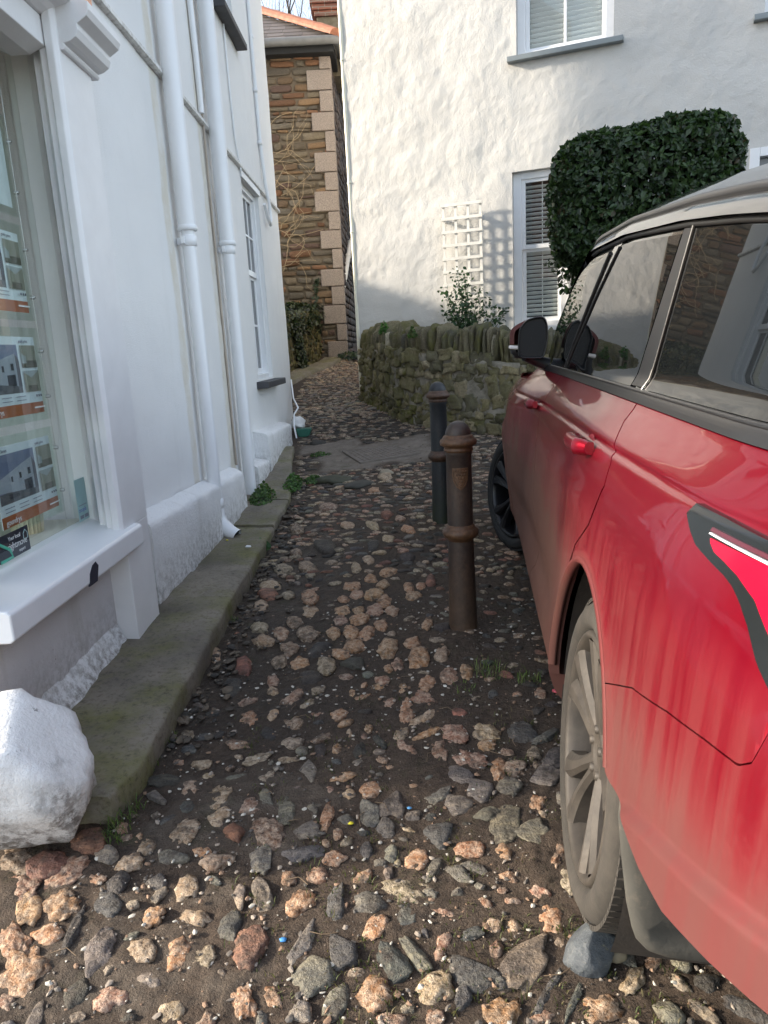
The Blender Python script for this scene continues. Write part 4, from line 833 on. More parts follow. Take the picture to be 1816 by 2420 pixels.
def rubble(name, path, parent, zb, zt, colfn, side=1, seed=1, hh=(.075, .16), ww=(.08, .26), lichen=None):
    r_ = random.Random(seed); Vs, Fs, Cs, Ms = [], [], [], []; nv = 0; _, Ltot = path_at(path, 0)
    rows = 0; d = 0
    lanes = np.zeros(int(Ltot / .02) + 2) + 0.0
    h_at = lambda d: zt(d) - zb(d)
    z = 0.0
    while z < 1.6:
        h = r_.uniform(*hh); d = -r_.uniform(0, .1)
        while d < Ltot:
            w = r_.uniform(*ww) * (1.3 if r_.random() < .2 else 1); dm = min(max(d + w / 2, 0), Ltot)
            zz = zb(dm) + z + h / 2 + r_.uniform(-.025, .025)
            if zz < zt(dm) + .02:
                q, _ = path_at(path, dm); q2, _ = path_at(path, min(dm + .03, Ltot)); q1, _ = path_at(path, max(dm - .03, 0)); t = q2[:2] - q1[:2]; t /= np.linalg.norm(t); nn = np.array((t[1], -t[0])) * side
                v, f = ICO[3 if h > .06 else 2]; k = (seed * 7 + nv * .013, nv * .007, z * 5)
                sq = np.sign(v) * np.abs(v) ** .45
                e = sq * (1 + fbm(v, 1.5, 3, k) * .42)[:, None]; tl = r_.uniform(-.25, .25); c, s = math.cos(tl), math.sin(tl)
                hr = h * r_.uniform(.85, 1.25); dx = e[:, 0] * w * .49; dz = e[:, 2] * hr * .5; dx, dz = dx * c - dz * s, dx * s + dz * c; dd = e[:, 1] * r_.uniform(.045, .07) + r_.uniform(-.022, .012)
                W = np.stack([q[0] + t[0] * dx + nn[0] * dd, q[1] + t[1] * dx + nn[1] * dd, zz + dz], 1)
                Vs.append(W); Fs.append(f + nv); nv += len(v); col, mo = colfn(dm / Ltot, z, r_); Cs.append(np.tile(np.array(col) * r_.uniform(.7, 1.25), (len(v), 1))); Ms.append(np.full(len(v), mo * r_.uniform(.5, 1.2)))
            d += w
        z += h * .95
    return bulk(name, np.concatenate(Vs), np.concatenate(Fs), STONEM, parent, np.concatenate(Cs), True, {'moss': np.concatenate(Ms)})
def wall_core(name, path, parent, zb, zt, thick, mat, side=1, bump=.02):
    _, Lt = path_at(path, 0); ds = np.linspace(0, Lt, int(Lt / .03) + 2); P = []
    for d in ds:
        q, _ = path_at(path, d); a, _ = path_at(path, min(d + .05, Lt)); b, _ = path_at(path, max(d - .05, 0)); t = a[:2] - b[:2]; t /= np.linalg.norm(t); nn = np.array((t[1], -t[0])) * side
        zz = np.linspace(zb(d) - .25, zt(d), 30); row = [(q[0] + nn[0] * .030, q[1] + nn[1] * .030, z) for z in zz] + [(q[0] - nn[0] * thick, q[1] - nn[1] * thick, zt(d)), (q[0] - nn[0] * thick, q[1] - nn[1] * thick, zb(d) - .25)]
        P.append(row)
    P = np.array(P); dsp = fbm(P, 7, 4) * bump; nn = np.array([0, -1, 0]); P[..., 1] -= dsp; m = MB(); m.grid(P)
    for row in (P[0], P[-1]): m.add([tuple(p) for p in row], [tuple(range(len(row)))])
    return m.build(name, mat, parent)
GPATH = [(-.185, 9.93), (.0, 9.5), (.09, 9.1), (.20, 8.6), (.33, 8.2), (.58, 7.75), (.9, 7.42), (1.3, 7.15), (1.9, 6.95), (2.7, 6.85)]
_gp = np.array(GPATH); _, GL = path_at(GPATH, 0); _gs = np.r_[0, np.cumsum(np.linalg.norm(np.diff(_gp, axis=0), axis=1))]
gzb = lambda d: gz(*path_at(GPATH, d)[0]) - .03
gzt = lambda d: float(np.interp(d, _gs[[0, 1, 4, 5, 6, 7, 9]], [.035, .02, -.02, -.06, -.11, -.18, -.22]))
gzc = lambda d: float(np.interp(d, _gs[[0, 1, 4, 5, 6, 7, 9]], [.32, .33, .265, .26, .22, .19, .18]))
n = NT('lime_mortar'); a = n.noise(9, 6, .7); col = n.ramp(a, (.3, (.09, .08, .05)), (.5, (.23, .205, .16)), (.72, (.36, .325, .265))); n.set(base=col, rough=.9); n.bump(n.noise(60, 6, .7), .8, .015); MORTAR = n.m
gw = thing('garden_wall', 'mossy rubble stone garden wall with upright coping stones in front of the white house', 'wall', (.6, 7.8, -.9))
wall_core('mortar_core', GPATH, gw, gzb, gzt, .30, MORTAR)
def gcol(t, z, r_):
    k = r_.random(); base = r_.choice([(.20, .175, .11), (.155, .14, .09), (.25, .215, .14), (.125, .115, .085), (.29, .25, .18)])
    return base, (.95 if t < .45 else .55) * (1.15 - .35 * z)
rubble('stonework', GPATH, gw, gzb, gzt, gcol, 1, 5, (.07, .15), (.07, .22))
def coping(path, Lt, zlo, zhi, parent, seed=3):
    r_ = random.Random(seed); Vs, Fs, Cs, Ms = [], [], [], []; nv = 0; d = .02
    while d < Lt - .02:
        w = r_.choice((.035, .045, .05, .06, .08, .10)); dm = d + w / 2; q, _ = path_at(path, min(dm, Lt)); a, _ = path_at(path, min(dm + .04, Lt)); b, _ = path_at(path, max(dm - .04, 0)); t = a - b; t /= np.linalg.norm(t); nn = np.array((t[1], -t[0]))
        zl = zlo(dm) - .02; zh = zhi(dm) + r_.uniform(-.10, .05) - .02; v, f = ICO[3]; k = (nv * .011, seed, nv * .003)
        e = np.sign(v) * np.abs(v) ** np.array((.55, .6, .5)); e = e * (1 + fbm(v, 1.5, 3, k) * .22)[:, None]; ln = r_.gauss(0, .13)
        hz = (zh - zl) / 2; dep = r_.uniform(.13, .17); dx = e[:, 0] * w * .52 + e[:, 2] * hz * ln * .6; dd = e[:, 1] * dep - .13 + r_.uniform(-.02, .02)
        W = np.stack([q[0] + t[0] * dx + nn[0] * dd, q[1] + t[1] * dx + nn[1] * dd, (zl + zh) / 2 + e[:, 2] * hz], 1)
        Vs.append(W); Fs.append(f + nv); nv += len(v); c = r_.choice([(.17, .15, .11), (.12, .11, .085), (.21, .185, .13), (.09, .085, .07), (.18, .16, .115)])
        if r_.random() < .09: c = (.42, .39, .33)
        if dm < .35: c = (.16, .145, .08)
        Cs.append(np.tile(np.array(c) * r_.uniform(.8, 1.2), (len(v), 1))); Ms.append(np.full(len(v), r_.uniform(.2, .9))); d += w * 1.04 + r_.uniform(0, .012)
    return bulk('coping', np.concatenate(Vs), np.concatenate(Fs), STONEM, parent, np.concatenate(Cs), True, {'moss': np.concatenate(Ms)})
coping(GPATH, GL, gzt, gzc, gw)
# ivy covered wall beside the alley
IPATH = [(-2.3, 9.25), (-1.75, 10.0), (-1.42, 10.9), (-1.07, 12.5), (-1.0, 12.8)]; _, IL = path_at(IPATH, 0)
izb = lambda d: gz(*path_at(IPATH, d)[0]) - .04
izt = lambda d: izb(d) + float(np.interp(d, [0, IL], [.95, .80]))
iw = thing('ivy_wall', 'low dark mossy stone wall topped with ivy beside the far alley', 'wall', (-1.3, 11.6, -.3))
DARKMORT = paint('dark_mortar', (.045, .042, .028), .9, .4, .6, 9)
wall_core('mortar_core', IPATH, iw, izb, izt, .35, DARKMORT)
rubble('stonework', IPATH, iw, izb, izt, lambda t, z, r_: (r_.choice([(.10, .085, .05), (.07, .06, .045), (.13, .10, .06)]), .9), 1, 12, (.08, .16), (.06, .16))
LP, LN = [], []
for _ in range(3800):
    d = rng.uniform(.3, IL); q, _ = path_at(IPATH, d); a, _ = path_at(IPATH, min(d + .05, IL)); b, _ = path_at(IPATH, max(d - .05, 0)); t = a - b; t /= np.linalg.norm(t) + 1e-9; nn = np.array((t[1], -t[0])); a = rng.uniform(-.4, 2.6); rr = rng.uniform(.10, .20) * (1 + .35 * mnoise.noise(Vector((d * 3, a, 0))))
    zc = izt(d) + .02; LP.append((q[0] - nn[0] * .10 + nn[0] * math.cos(a) * rr * 1.25, q[1] - nn[1] * .10 + nn[1] * math.cos(a) * rr * 1.25, zc + math.sin(a) * rr - (abs(rng.gauss(0, .18)) if math.cos(a) > .2 else 0))); LN.append((nn[0] * math.cos(a), nn[1] * math.cos(a), math.sin(a)))
for _ in range(700):   # a strand hanging to the foot and leaves round the cottage corner
    d = IL * .62 + rng.gauss(0, .07) + .25 * (k_ := rng.random()); q, _ = path_at(IPATH, min(d, IL)); LP.append((q[0] + .09 + rng.uniform(0, .05), q[1] - .02, izt(d) - k_ * .85)); LN.append((.9, -.4, .2))
ivy = leaves('ivy', np.array(LP), np.array(LN), .062, .42, [(.020, .032, .016), (.03, .048, .02), (.042, .06, .026), (.016, .022, .013), (.055, .065, .03)], LEAFM, iw, .55, .1, .3, 13)

# ------------------------------------------------------------------ stone cottage at the end of the lane
cs = thing('stone_cottage', 'brown rubble stone cottage with granite corner stones, slate roof and brick chimney', 'house', (-1.2, 12.8, -.1))
YC, XC = 12.8, -.50
SEQ = [(.165, .115, .072), (.17, .09, .05), (.115, .075, .06), (.165, .14, .10), (.13, .115, .09), (.15, .125, .09), (.20, .13, .072), (.14, .125, .10), (.12, .105, .085)]
n = NT('course_stone'); c = n.attr('Col'); b = n.noise(28, 6, .75, n.mapping((1, 1, 2.2))); col = n.mix(n.mix(c, (.62, .58, .54), 1.0, 'MULTIPLY'), n.mix(c, (1.25, 1.22, 1.15), 1.0, 'MULTIPLY'), n.ramp(b, (.3, 0.0), (.7, 1.0))); n.set(base=col, rough=.85); n.bump(b, .7, .012); COURSE = n.m
MORT2 = paint('buff_mortar', (.155, .125, .088), .9, .15, .5, 14)
mb = MB(); mb.box((-4.5, YC + .02, -1.2), (XC - .02, 19.2, 4.72)); mb.build('wall', MORT2, cs)
def courses(name, x0, x1, z0, z1, fn, seed, hs=(.045, .15), lens=(.10, .48)):
    r_ = random.Random(seed); Vs, Fs, Cs = [], [], []; nv = 0; z = z0
    while z < z1:
        h = r_.uniform(*hs); x = x0 - r_.uniform(0, .2)
        while x < x1:
            w = r_.uniform(*lens) * (.6 + h * 4); xe = min(x + w, x1)
            if xe - max(x, x0) > .05:
                v, f = ICO[2]; e = np.sign(v) * np.abs(v) ** .38; e = e * (1 + fbm(v, 1.6, 2, (nv * .01, z, x)) * .16)[:, None]
                xa = max(x, x0); hr = h * r_.uniform(.62, .95)
                W = fn((xa + xe) / 2 + e[:, 0] * ((xe - xa) / 2 - .008), e[:, 1] * .03 + r_.uniform(-.01, .008), z + h / 2 + e[:, 2] * (hr / 2) + e[:, 0] * r_.uniform(-.012, .012)); Vs.append(W); Fs.append(f + nv); nv += len(v); Cs.append(np.tile(np.array(r_.choice(SEQ)) * r_.uniform(.72, 1.15), (len(v), 1)))
            x = xe + r_.uniform(.004, .016)
        z += h
    return bulk(name, np.concatenate(Vs), np.concatenate(Fs), COURSE, cs, np.concatenate(Cs), True)
courses('stonework', -2.4, XC - .10, -.5, 4.70, lambda a, d, z: np.stack([a, YC + .012 - d * 1.0, z], 1), 21)
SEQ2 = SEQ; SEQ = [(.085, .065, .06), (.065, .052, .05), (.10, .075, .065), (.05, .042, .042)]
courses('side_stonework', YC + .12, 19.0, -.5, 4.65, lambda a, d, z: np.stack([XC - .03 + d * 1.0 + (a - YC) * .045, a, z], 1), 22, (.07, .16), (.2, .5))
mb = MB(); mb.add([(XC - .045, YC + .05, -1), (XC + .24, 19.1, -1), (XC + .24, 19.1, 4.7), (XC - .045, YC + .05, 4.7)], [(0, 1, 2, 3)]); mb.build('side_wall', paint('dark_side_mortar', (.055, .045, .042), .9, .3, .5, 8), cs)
n = NT('granite'); a = n.noise(130, 3, .7); v_ = n.voro(70); col = n.ramp(a, (.35, (.16, .13, .11)), (.5, (.27, .225, .19)), (.66, (.37, .32, .275))); col = n.mix(col, (.10, .085, .075), n.ramp(v_, (.10, .8), (.2, 0.0))); n.set(base=col, rough=.85); n.bump(a, .7, .01); GRAN = n.m
mb = MB(); z = -.42; k = 0
while z < 4.62:
    h = .305 + .02 * math.sin(k * 2.3); wq = (.37 if k % 2 else .185) + .03 * math.sin(k * 5.1); wd = (.185 if k % 2 else .37); x1 = XC + .012
    mb.box((x1 - wq, YC - .05, z + .006), (x1, YC + wd, min(z + h, 4.66) - .006)); z += h; k += 1
mb.build('quoins', GRAN, cs, bevel=.012)
# roof: hipped slates with a terracotta hip
mb = MB(); sl_ = .69; rowh = .20
for r in range(9):
    t0 = r * rowh * .82; xr = XC + .12 - t0; x = -2.9 - rng.uniform(0, .3)
    while x < xr:
        w = rng.uniform(.24, .36); xe = min(x + w, xr); g = rng.uniform(.7, 1.2); mb.cc = (.105 * g, .092 * g, .086 * g)
        y0, z0 = 12.62 + t0, 4.86 + t0 * sl_ + .014; y1, z1 = y0 + rowh, z0 + rowh * sl_ - .012; xr2 = min(xe, xr - .0) ; s = .12 if xe >= xr else 0
        mb.add([(x + .004, y0, z0), (xe, y0, z0 + rng.uniform(-.003, .004)), (xe - s, y1, z1), (x + .004, y1, z1), (x + .004, y0, z0 - .012), (xe, y0, z0 - .012)], [(0, 1, 2, 3), (0, 4, 5, 1)]); x = xe
mb.build('roof', (lambda n: (n.set(base=n.mix(n.attr('Col'), (.16, .13, .11), n.ramp(n.noise(18, 5, .7), (.5, 0.0), (.75, .7))), rough=.7), n.m)[1])(NT('slates')), cs, col=True)
hip0 = Vector((XC + .13, 12.60, 4.90)); hd_ = Vector((-1, 1, sl_)); mb = MB()
tc = paint('terracotta', (.29, .115, .065), .75, .3, .4, 10, .25, (.25, .18, .13))
for k in range(9):
    a = hip0 + hd_ * (k * .26); b = hip0 + hd_ * (k * .26 + .27); dn = hd_.normalized(); sd_ = dn.cross(Vector((0, 0, 1))).normalized(); un = sd_.cross(dn).normalized()
    ring = lambda p, r: [p + sd_ * math.cos(q) * r + un * math.sin(q) * r * .75 for q in np.linspace(-.25, math.pi + .25, 9)]
    A, B_ = ring(a, .115), ring(b, .128); mb.add(A + B_, [(i, i + 1, 10 + i, 9 + i) for i in range(8)] + [tuple(range(9)), tuple(range(9, 18))], False)
mb.build('hip_tiles', tc, cs)
mb = MB(); mb.add([(XC + .12, 12.62, 4.86), (XC + .25, 19, 4.86), (XC - 1.6, 19, 6.1), (XC - 1.62, 14.36, 6.06)], [(0, 1, 2, 3)]); mb.build('side_roof', simple('side_slates', (.08, .075, .07), .7), cs)
GUT = paint('lead_gutter', (.16, .165, .165), .5, .2, .2, 8)
mb = MB(); gp = [(-3, 12.53, 4.80), (XC + .05, 12.53, 4.80), (XC + .13, 12.56, 4.80), (XC + .17, 12.66, 4.795), (XC + .42, 19, 4.72)]; mb.tube(gp, .062, 12); mb.build('gutter', GUT, cs)
mb = MB(); mb.box((-3, 12.60, 4.66), (XC + .08, 12.86, 4.80)); mb.box((XC + .02, 12.86, 4.66), (XC + .10, 16, 4.78)); mb.build('soffit', simple('soffit_black', (.012, .013, .014), .7), cs)
ch = bpy.data.objects.new('chimney', None); C.objects.link(ch); ch.matrix_basis = Matrix.Translation((-.55, 13.9, 5.2)); put(ch, cs)
n = NT('brick'); bt = n.node('ShaderNodeTexBrick'); n.link(n.mapping((1, 1, 1), rot=(R(90), 0, 0)), bt.inputs['Vector']); bt.inputs['Scale'].default_value = 1; bt.inputs['Brick Width'].default_value = .22; bt.inputs['Row Height'].default_value = .075; bt.inputs['Mortar Size'].default_value = .007
bt.inputs['Color1'].default_value = (.22, .075, .045, 1); bt.inputs['Color2'].default_value = (.13, .055, .042, 1); bt.inputs['Mortar'].default_value = (.2, .17, .14, 1); col = n.mix(bt.outputs[0], (.16, .14, .10), n.ramp(n.noise(7, 5, .7), (.48, 0.0), (.7, .8))); n.set(base=col, rough=.85); n.bump(n.noise(40, 5), .5, .01); BRICK = n.m
n = NT('mossy_brick'); n.set(base=n.ramp(n.noise(9, 6, .7), (.35, (.10, .085, .055)), (.6, (.16, .14, .10)), (.75, (.20, .10, .07))), rough=.9); n.bump(n.noise(40, 5), .6, .01); OLDB = n.m
cx0, cx1, cy0, cy1 = -.715, -.335, 13.45, 14.3
mb = MB(); mb.box((cx0 + .02, cy0 + .02, 4.6), (cx1 - .02, cy1, 5.32)); mb.build('stack', OLDB, ch)
mb = MB()
for z0, z1, e in ((5.225, 5.30, .03), (5.505, 5.585, .02), (5.59, 5.67, .05), (5.675, 5.755, .085)): mb.box((cx0 - e, cy0 - e, z0), (cx1 + e, cy1 + e, z1))
mb.build('brick_bands', BRICK, ch, bevel=.006)
mb = MB(); mb.box((cx0 + .015, cy0 + .015, 5.302), (cx1 - .015, cy1, 5.503)); mb.box((cx0 - .03, cy0 - .03, 5.757), (cx1 + .03, cy1, 5.90)); mb.build('weathered_courses', OLDB, ch, bevel=.01)
mb = MB(); mb.lathe([(.10, 5.90), (.115, 5.92), (.10, 5.96), (.095, 6.2), (.12, 6.24), (.12, 6.28), (.0, 6.28)], (-.52, 13.7, 0), n=20); mb.build('chimney_pot', tc, ch)
# white pipe down the alley side
def atY(x, y, Y): r = ray(x, y); return Vector(r / r[1] * Y)
mb = MB(); pp = [atY(829, 570, 14.0), atY(816, 655, 13.55), atY(807, 706, 13.3), atY(806.5, 722, 13.25), atY(808, 770, 13.25), atY(812, 825, 13.25), atY(817, 836, 13.15)]
mb.tube(pp, .042, 12); mb.tube([pp[3] + Vector((0, 0, .02)), pp[3] - Vector((0, 0, .02))], .056, 12); mb.tube([pp[0] * .6 + pp[1] * .4, pp[0] * .56 + pp[1] * .44], .054, 12)
mb.build('downpipe', PIPE, cs)
# bare climber on the front
mb = MB()
for k in range(46):
    x = rng.uniform(-1.75, -1.25); z = rng.uniform(1.2, 3.4); p = Vector((x, YC - .04, z)); pts = [p]; a = rng.uniform(-.6, 1.3)
    for i in range(rng.randint(5, 10)):
        a += rng.gauss(0, .35) - .06; p = p + Vector((math.cos(a) * .10, rng.uniform(-.02, .008), math.sin(a) * .09)); p.y = min(max(p.y, YC - .26), YC - .03); pts.append(p)
    if all(q.x < XC - .25 for q in pts): mb.tube(pts, [.0065 * (1 - .07 * i) for i in range(len(pts))], 5)
cl = mb.build('bare_climber', simple('straw_stem', (.30, .23, .14), .8)); tag(cl, 'leafless straw coloured climber tangled on the stone cottage front', 'climber')
LP = [(rng.gauss(-1.0 + .06 * t, .02) , YC - .05, .75 + t * .5) for t in [rng.random() for _ in range(70)]]; leaves('ivy_strand', np.array(LP), np.tile((0, -1, .2), (70, 1)), .05, .42, [(.02, .035, .015), (.03, .05, .02)], LEAFM, iw, .5, .1, .2, 4)
LP = [(-.45 + rng.gauss(0, .12), 12.75 + rng.gauss(0, .12), gz(-.45, 12.75) + abs(rng.gauss(0, .05))) for _ in range(260)]
o = leaves('ground_ivy', np.array(LP), np.tile((0, -.6, .7), (260, 1)), .06, .42, [(.02, .035, .015), (.03, .055, .02), (.045, .07, .03)], LEAFM, None, .5, .1, .2, 5); tag(o, 'patch of ivy at the foot of the cottage corner below the white pipe', 'ivy')
# kerb along the ivy wall
mb = MB(); P = []
for t in np.linspace(0, 1, 30):
    a = Vector((-1.52 + .75 * t, 10.2 + 2.35 * t, 0)); row = []
    for o_, dz in ((-.12, .05), (.14, .045), (.17, .03), (.175, -.12)): x = a.x + o_; row.append((x, a.y - o_ * .3, gz(x, a.y) + dz))
    P.append(row)
mb.grid(np.array(P)); tag(mb.build('kerb', MOSS), 'mossy kerb stones under the ivy wall', None, None, 'structure')
# added unseen blocker behind the white house, shading the foot of the limewashed wall
mb = MB(); mb.box((-2.3, 9.25, -1.2), (-2.05, 12.7, 1.66)); tag(mb.build('added_shade_wall', STR), 'added unseen wall behind the corner of the downpipe house, blocking low sun', 'wall')

# bare trees beyond
def tree(name, base, h, seed, label):
    r_ = random.Random(seed); T_ = thing(name, label, 'tree', base, 'leafless trees behind the cottage'); tr_ = MB(); tw = MB()
    def grow(p, d, ln, rad, lev):
        n = 5; pts = [p]; rs = [rad]
        for i in range(n):
            d = (d + Vector((r_.gauss(0, .13), r_.gauss(0, .13), r_.gauss(.03, .08)))).normalized(); p = p + d * ln / n; pts.append(p); rs.append(rad * (1 - .12 * (i + 1)))
        (tr_ if lev < 2 else tw).tube(pts, rs, 6 if lev < 2 else 4, cap=False)
        if lev >= 6: return
        for k in range(3 if lev < 5 else 2 + (r_.random() < .5)):
            i = r_.randint(2, n); ax = Vector((r_.gauss(0, 1), r_.gauss(0, 1), r_.gauss(0, .5))).normalized(); nd = (d + ax * r_.uniform(.4, .8) + Vector((0, 0, .22))).normalized(); grow(pts[i], nd, ln * r_.uniform(.55, .78), rs[i] * r_.uniform(.45, .65), lev + 1)
        grow(p, d, ln * .75, rs[-1] * .8, lev + 1)
    grow(Vector(base), Vector((r_.uniform(-.1, .1), 0, 1)), h * .30, h * .020, 0)
    BK = paint(name + '_bark', (.07, .058, .05), .9, .2, .4, 9)
    tr_.build('trunk', BK, T_); tw.build('crown', BK, T_)
tree('bare_tree', (-2.2, 23, .5), 17, 3, 'leafless winter tree showing above the slate roof, left one')
tree('bare_tree', (-3.4, 27, .5), 18, 17, 'leafless winter tree farther back, between the other two')
tree('bare_tree', (-1.6, 25.5, .5), 18.5, 8, 'leafless winter tree behind the brick chimney')
# ------------------------------------------------------------------ bollards
def rust_mat(name, paintc, rust, amount, green=0.0):
    n = NT(name); z = n.sep()[2]; a = n.noise(9, 6, .7, n.mapping((1, 1, .45))); b = n.noise(60, 5, .7)
    col = n.mix(n.ramp(b, (.3, tuple(c * .7 for c in paintc)), (.7, paintc)), n.mix(rust, tuple(c * .5 for c in rust), n.ramp(b, (.35, 1.0), (.6, 0.0))), n.ramp(a, (amount - .12, 1.0), (amount + .16, 0.0)))
    dust = n.ramp(z, (.0, 1.0), (.34, 0.0)); col = n.mix(col, (.115, .07, .042) if not green else (.030, .042, .018), n.math('MULTIPLY', dust, n.ramp(n.noise(14, 5), (.3, .3), (.65, .95))))
    n.set(base=col, rough=n.ramp(a, (.35, .6), (.65, .42)), metal=.15); n.bump(n.math('ADD', b, a), .35, .006); return n.m
def bollard(x, y, body, ringm, label, shield):
    z0 = gz(x, y) - .03; t = thing('bollard', label, 'bollard', (x, y, z0), 'cast iron bollards in the lane')
    m = MB(); m.lathe([(.0, -.1), (.068, -.1), (.067, .02), (.0655, .10), (.061, .30), (.0585, .46)], n=40); m.lathe([(.0585, .52), (.0575, .70), (.0565, .845), (.060, .85), (.060, .865)], n=40); m.build('post', body, t, local=True)
    m = MB(); m.lathe([(.0585, .455), (.064, .465), (.078, .475), (.083, .49), (.081, .503), (.072, .512), (.066, .517), (.064, .527), (.0585, .530)], n=40); m.build('band', ringm, t, local=True)
    m = MB(); m.lathe([(.057, .86), (.064, .864), (.066, .874), (.0625, .879), (.066, .886), (.080, .893), (.083, .905), (.079, .916), (.070, .921), (.067, .929), (.062, .935), (.0575, .938)], n=40); m.build('collar', ringm, t, local=True)
    m = MB(); m.lathe([(.0575 * math.cos(a), .936 + .062 * math.sin(a)) for a in np.linspace(0, math.pi / 2 - .001, 14)], n=40); m.build('dome', body, t, local=True)
    if shield:
        m = MB(); a0 = math.atan2(-y, -x) + .10
        def cyl(u, v, r): a = a0 + u / .058; return (math.cos(a) * r, math.sin(a) * r, v)
        oc = [(-.034, .795), (.034, .795), (.034, .755), (.030, .735), (.020, .714), (0, .695), (-.020, .714), (-.030, .735), (-.034, .755)]
        ic = [(u * .86, .747 + (v - .747) * .86) for u, v in oc]; n_ = len(oc)
        def sub(p): # refine the outline so that it follows the round post
            q = []
            for i in range(len(p)):
                for t_ in np.linspace(0, 1, 5)[:-1]: q.append((p[i][0] + (p[(i + 1) % len(p)][0] - p[i][0]) * t_, p[i][1] + (p[(i + 1) % len(p)][1] - p[i][1]) * t_))
            return q
        O_, I_ = sub(oc), sub(ic); k = len(O_)
        vs = [cyl(*p, .0575) for p in O_] + [cyl(*p, .0630) for p in O_] + [cyl(*p, .0630) for p in I_] + [cyl(*p, .0595) for p in I_]
        m.add(vs, [(r * k + i, r * k + (i + 1) % k, (r + 1) * k + (i + 1) % k, (r + 1) * k + i) for r in range(3) for i in range(k)])
        for r, cnt in enumerate((5, 4, 3, 2, 1)):
            for j in range(cnt):
                c = cyl((j - (cnt - 1) / 2) * .0115, .781 - r * .0155, .0598); v, f = ICO[2]; m.add(v * np.array((.0042,) * 3) + np.array(c), [tuple(q) for q in f], True)
        c = cyl(0, .75, .0588); mf = MB()
        cols = [[cyl(u * (1 if v > .745 else max(.0, (v - .697) / .05)) , v, .0594) for u in np.linspace(-.030, .030, 9)] for v in np.linspace(.699, .791, 14)]
        m.grid(np.array(cols)); m.build('shield', ringm, t, local=True)
    return t
RB = rust_mat('rusty_iron', (.040, .030, .026), (.075, .043, .027), .45); RR = rust_mat('rust_ring', (.075, .040, .024), (.125, .062, .028), .55)
DB = rust_mat('dark_iron', (.030, .032, .034), (.06, .04, .03), .28, 1); DR = rust_mat('dark_ring', (.05, .038, .03), (.11, .055, .03), .55)
bollard(.345, 3.14, RB, RR, 'rusty brown iron bollard bearing a small shield, standing nearer the red car', True)
bollard(.405, 4.87, DB, DR, 'dark grey iron bollard with green stained foot, standing behind the rusty one', False)

# ------------------------------------------------------------------ cast manhole cover
a_, b_, c2_, d_ = [np.array((x, y, gz(x, y) + .018)) for x, y in ((-.40, 7.29), (.13, 7.22), (.385, 6.80), (-.20, 6.72))]
mc = thing('manhole_cover', 'rectangular cast iron access cover with raised studs, dusty brown, set in concrete', 'manhole cover', tuple((a_ + c2_) / 2))
def mq(u, v): return (a_ * (1 - u) + b_ * u) * (1 - v) + (d_ * (1 - u) + c2_ * u) * v
mb = MB(); Q = lambda u0, u1, v0, v1, h0, h1: mb.add([tuple(mq(u, v) + np.array((0, 0, h))) for h in (h0, h1) for u, v in ((u0, v0), (u1, v0), (u1, v1), (u0, v1))], [(3, 2, 1, 0), (4, 5, 6, 7), (0, 1, 5, 4), (1, 2, 6, 5), (2, 3, 7, 6), (3, 0, 4, 7)])
IRON = paint('dusty_cast_iron', (.17, .142, .118), .7, .3, .3, 14)
Q(.045, .955, .05, .95, -.05, .0)
for i in range(11):
    for j in range(9):
        if 3 <= i <= 7 and 3 <= j <= 5: continue
        u = .10 + i * .08; v = .12 + j * .095; Q(u - .024, u + .024, v - .028, v + .028, -.001, .005)
for j in range(5): Q(.34 + j * .07, .37 + j * .07, .40, .60, -.001, .005)
mb.build('lid', IRON, mc, bevel=.0015)
mb = MB(); 
for q in ((0, 1, 0, .04), (0, 1, .96, 1), (0, .036, .04, .96), (.964, 1, .04, .96)): Q(*q, -.05, .004)
mb.build('frame', IRON, mc, bevel=.002)

# ------------------------------------------------------------------ loose stones
n = NT('veined_rock'); a = n.noise(9, 6, .7); b = n.noise(34, 6, .75); col = n.ramp(b, (.3, (.035, .042, .052)), (.55, (.075, .085, .092)), (.75, (.14, .14, .13))); ve = n.ramp(n.noise(7, 6, .75, n.mapping((1, 2, 1), rot=(.4, .8, .2)), 1.0), (.56, 0.0), (.68, .8)); col = n.mix(col, (.30, .26, .15), ve); n.set(base=col, rough=.6); n.bump(b, .7, .012); VEIN = n.m
p = on_ground(1395, 2262); o = blob('loose_rock', p + np.array((0, .0, .018)), (.066, .060, .055), 4, .10, VEIN, 1.3, 33, 16, sharp=.035); tag(o, 'big angular blue grey rock with a pale vein lying behind the rear tyre', 'rock')
p = on_ground(1453, 2258); o = blob('pebble', p + np.array((0, 0, .008)), (.026, .024, .020), 3, .08, paint('tan_pebble', (.19, .155, .10), .7, .15, .2, 30), 1.2, 12); tag(o, 'smooth tan pebble beside the angular rock', 'stone')
for i, (px, py, lab) in enumerate(((1497, 2208, 'thin orange brown stone standing under the mudflap'), (1482, 2190, 'pale flat chip of stone under the rear tyre tread'))):
    p = on_ground(px, py); o = blob('stone_chip', p + np.array((0, .01, .012)), (.015 + .02 * i, .03, .022 - .008 * i), 3, .2, paint('chip_%s' % 'ab'[i], (.28, .19, .11), .7, .2, .2, 30), 1.2, 14 + i, 3); tag(o, lab, 'stone')
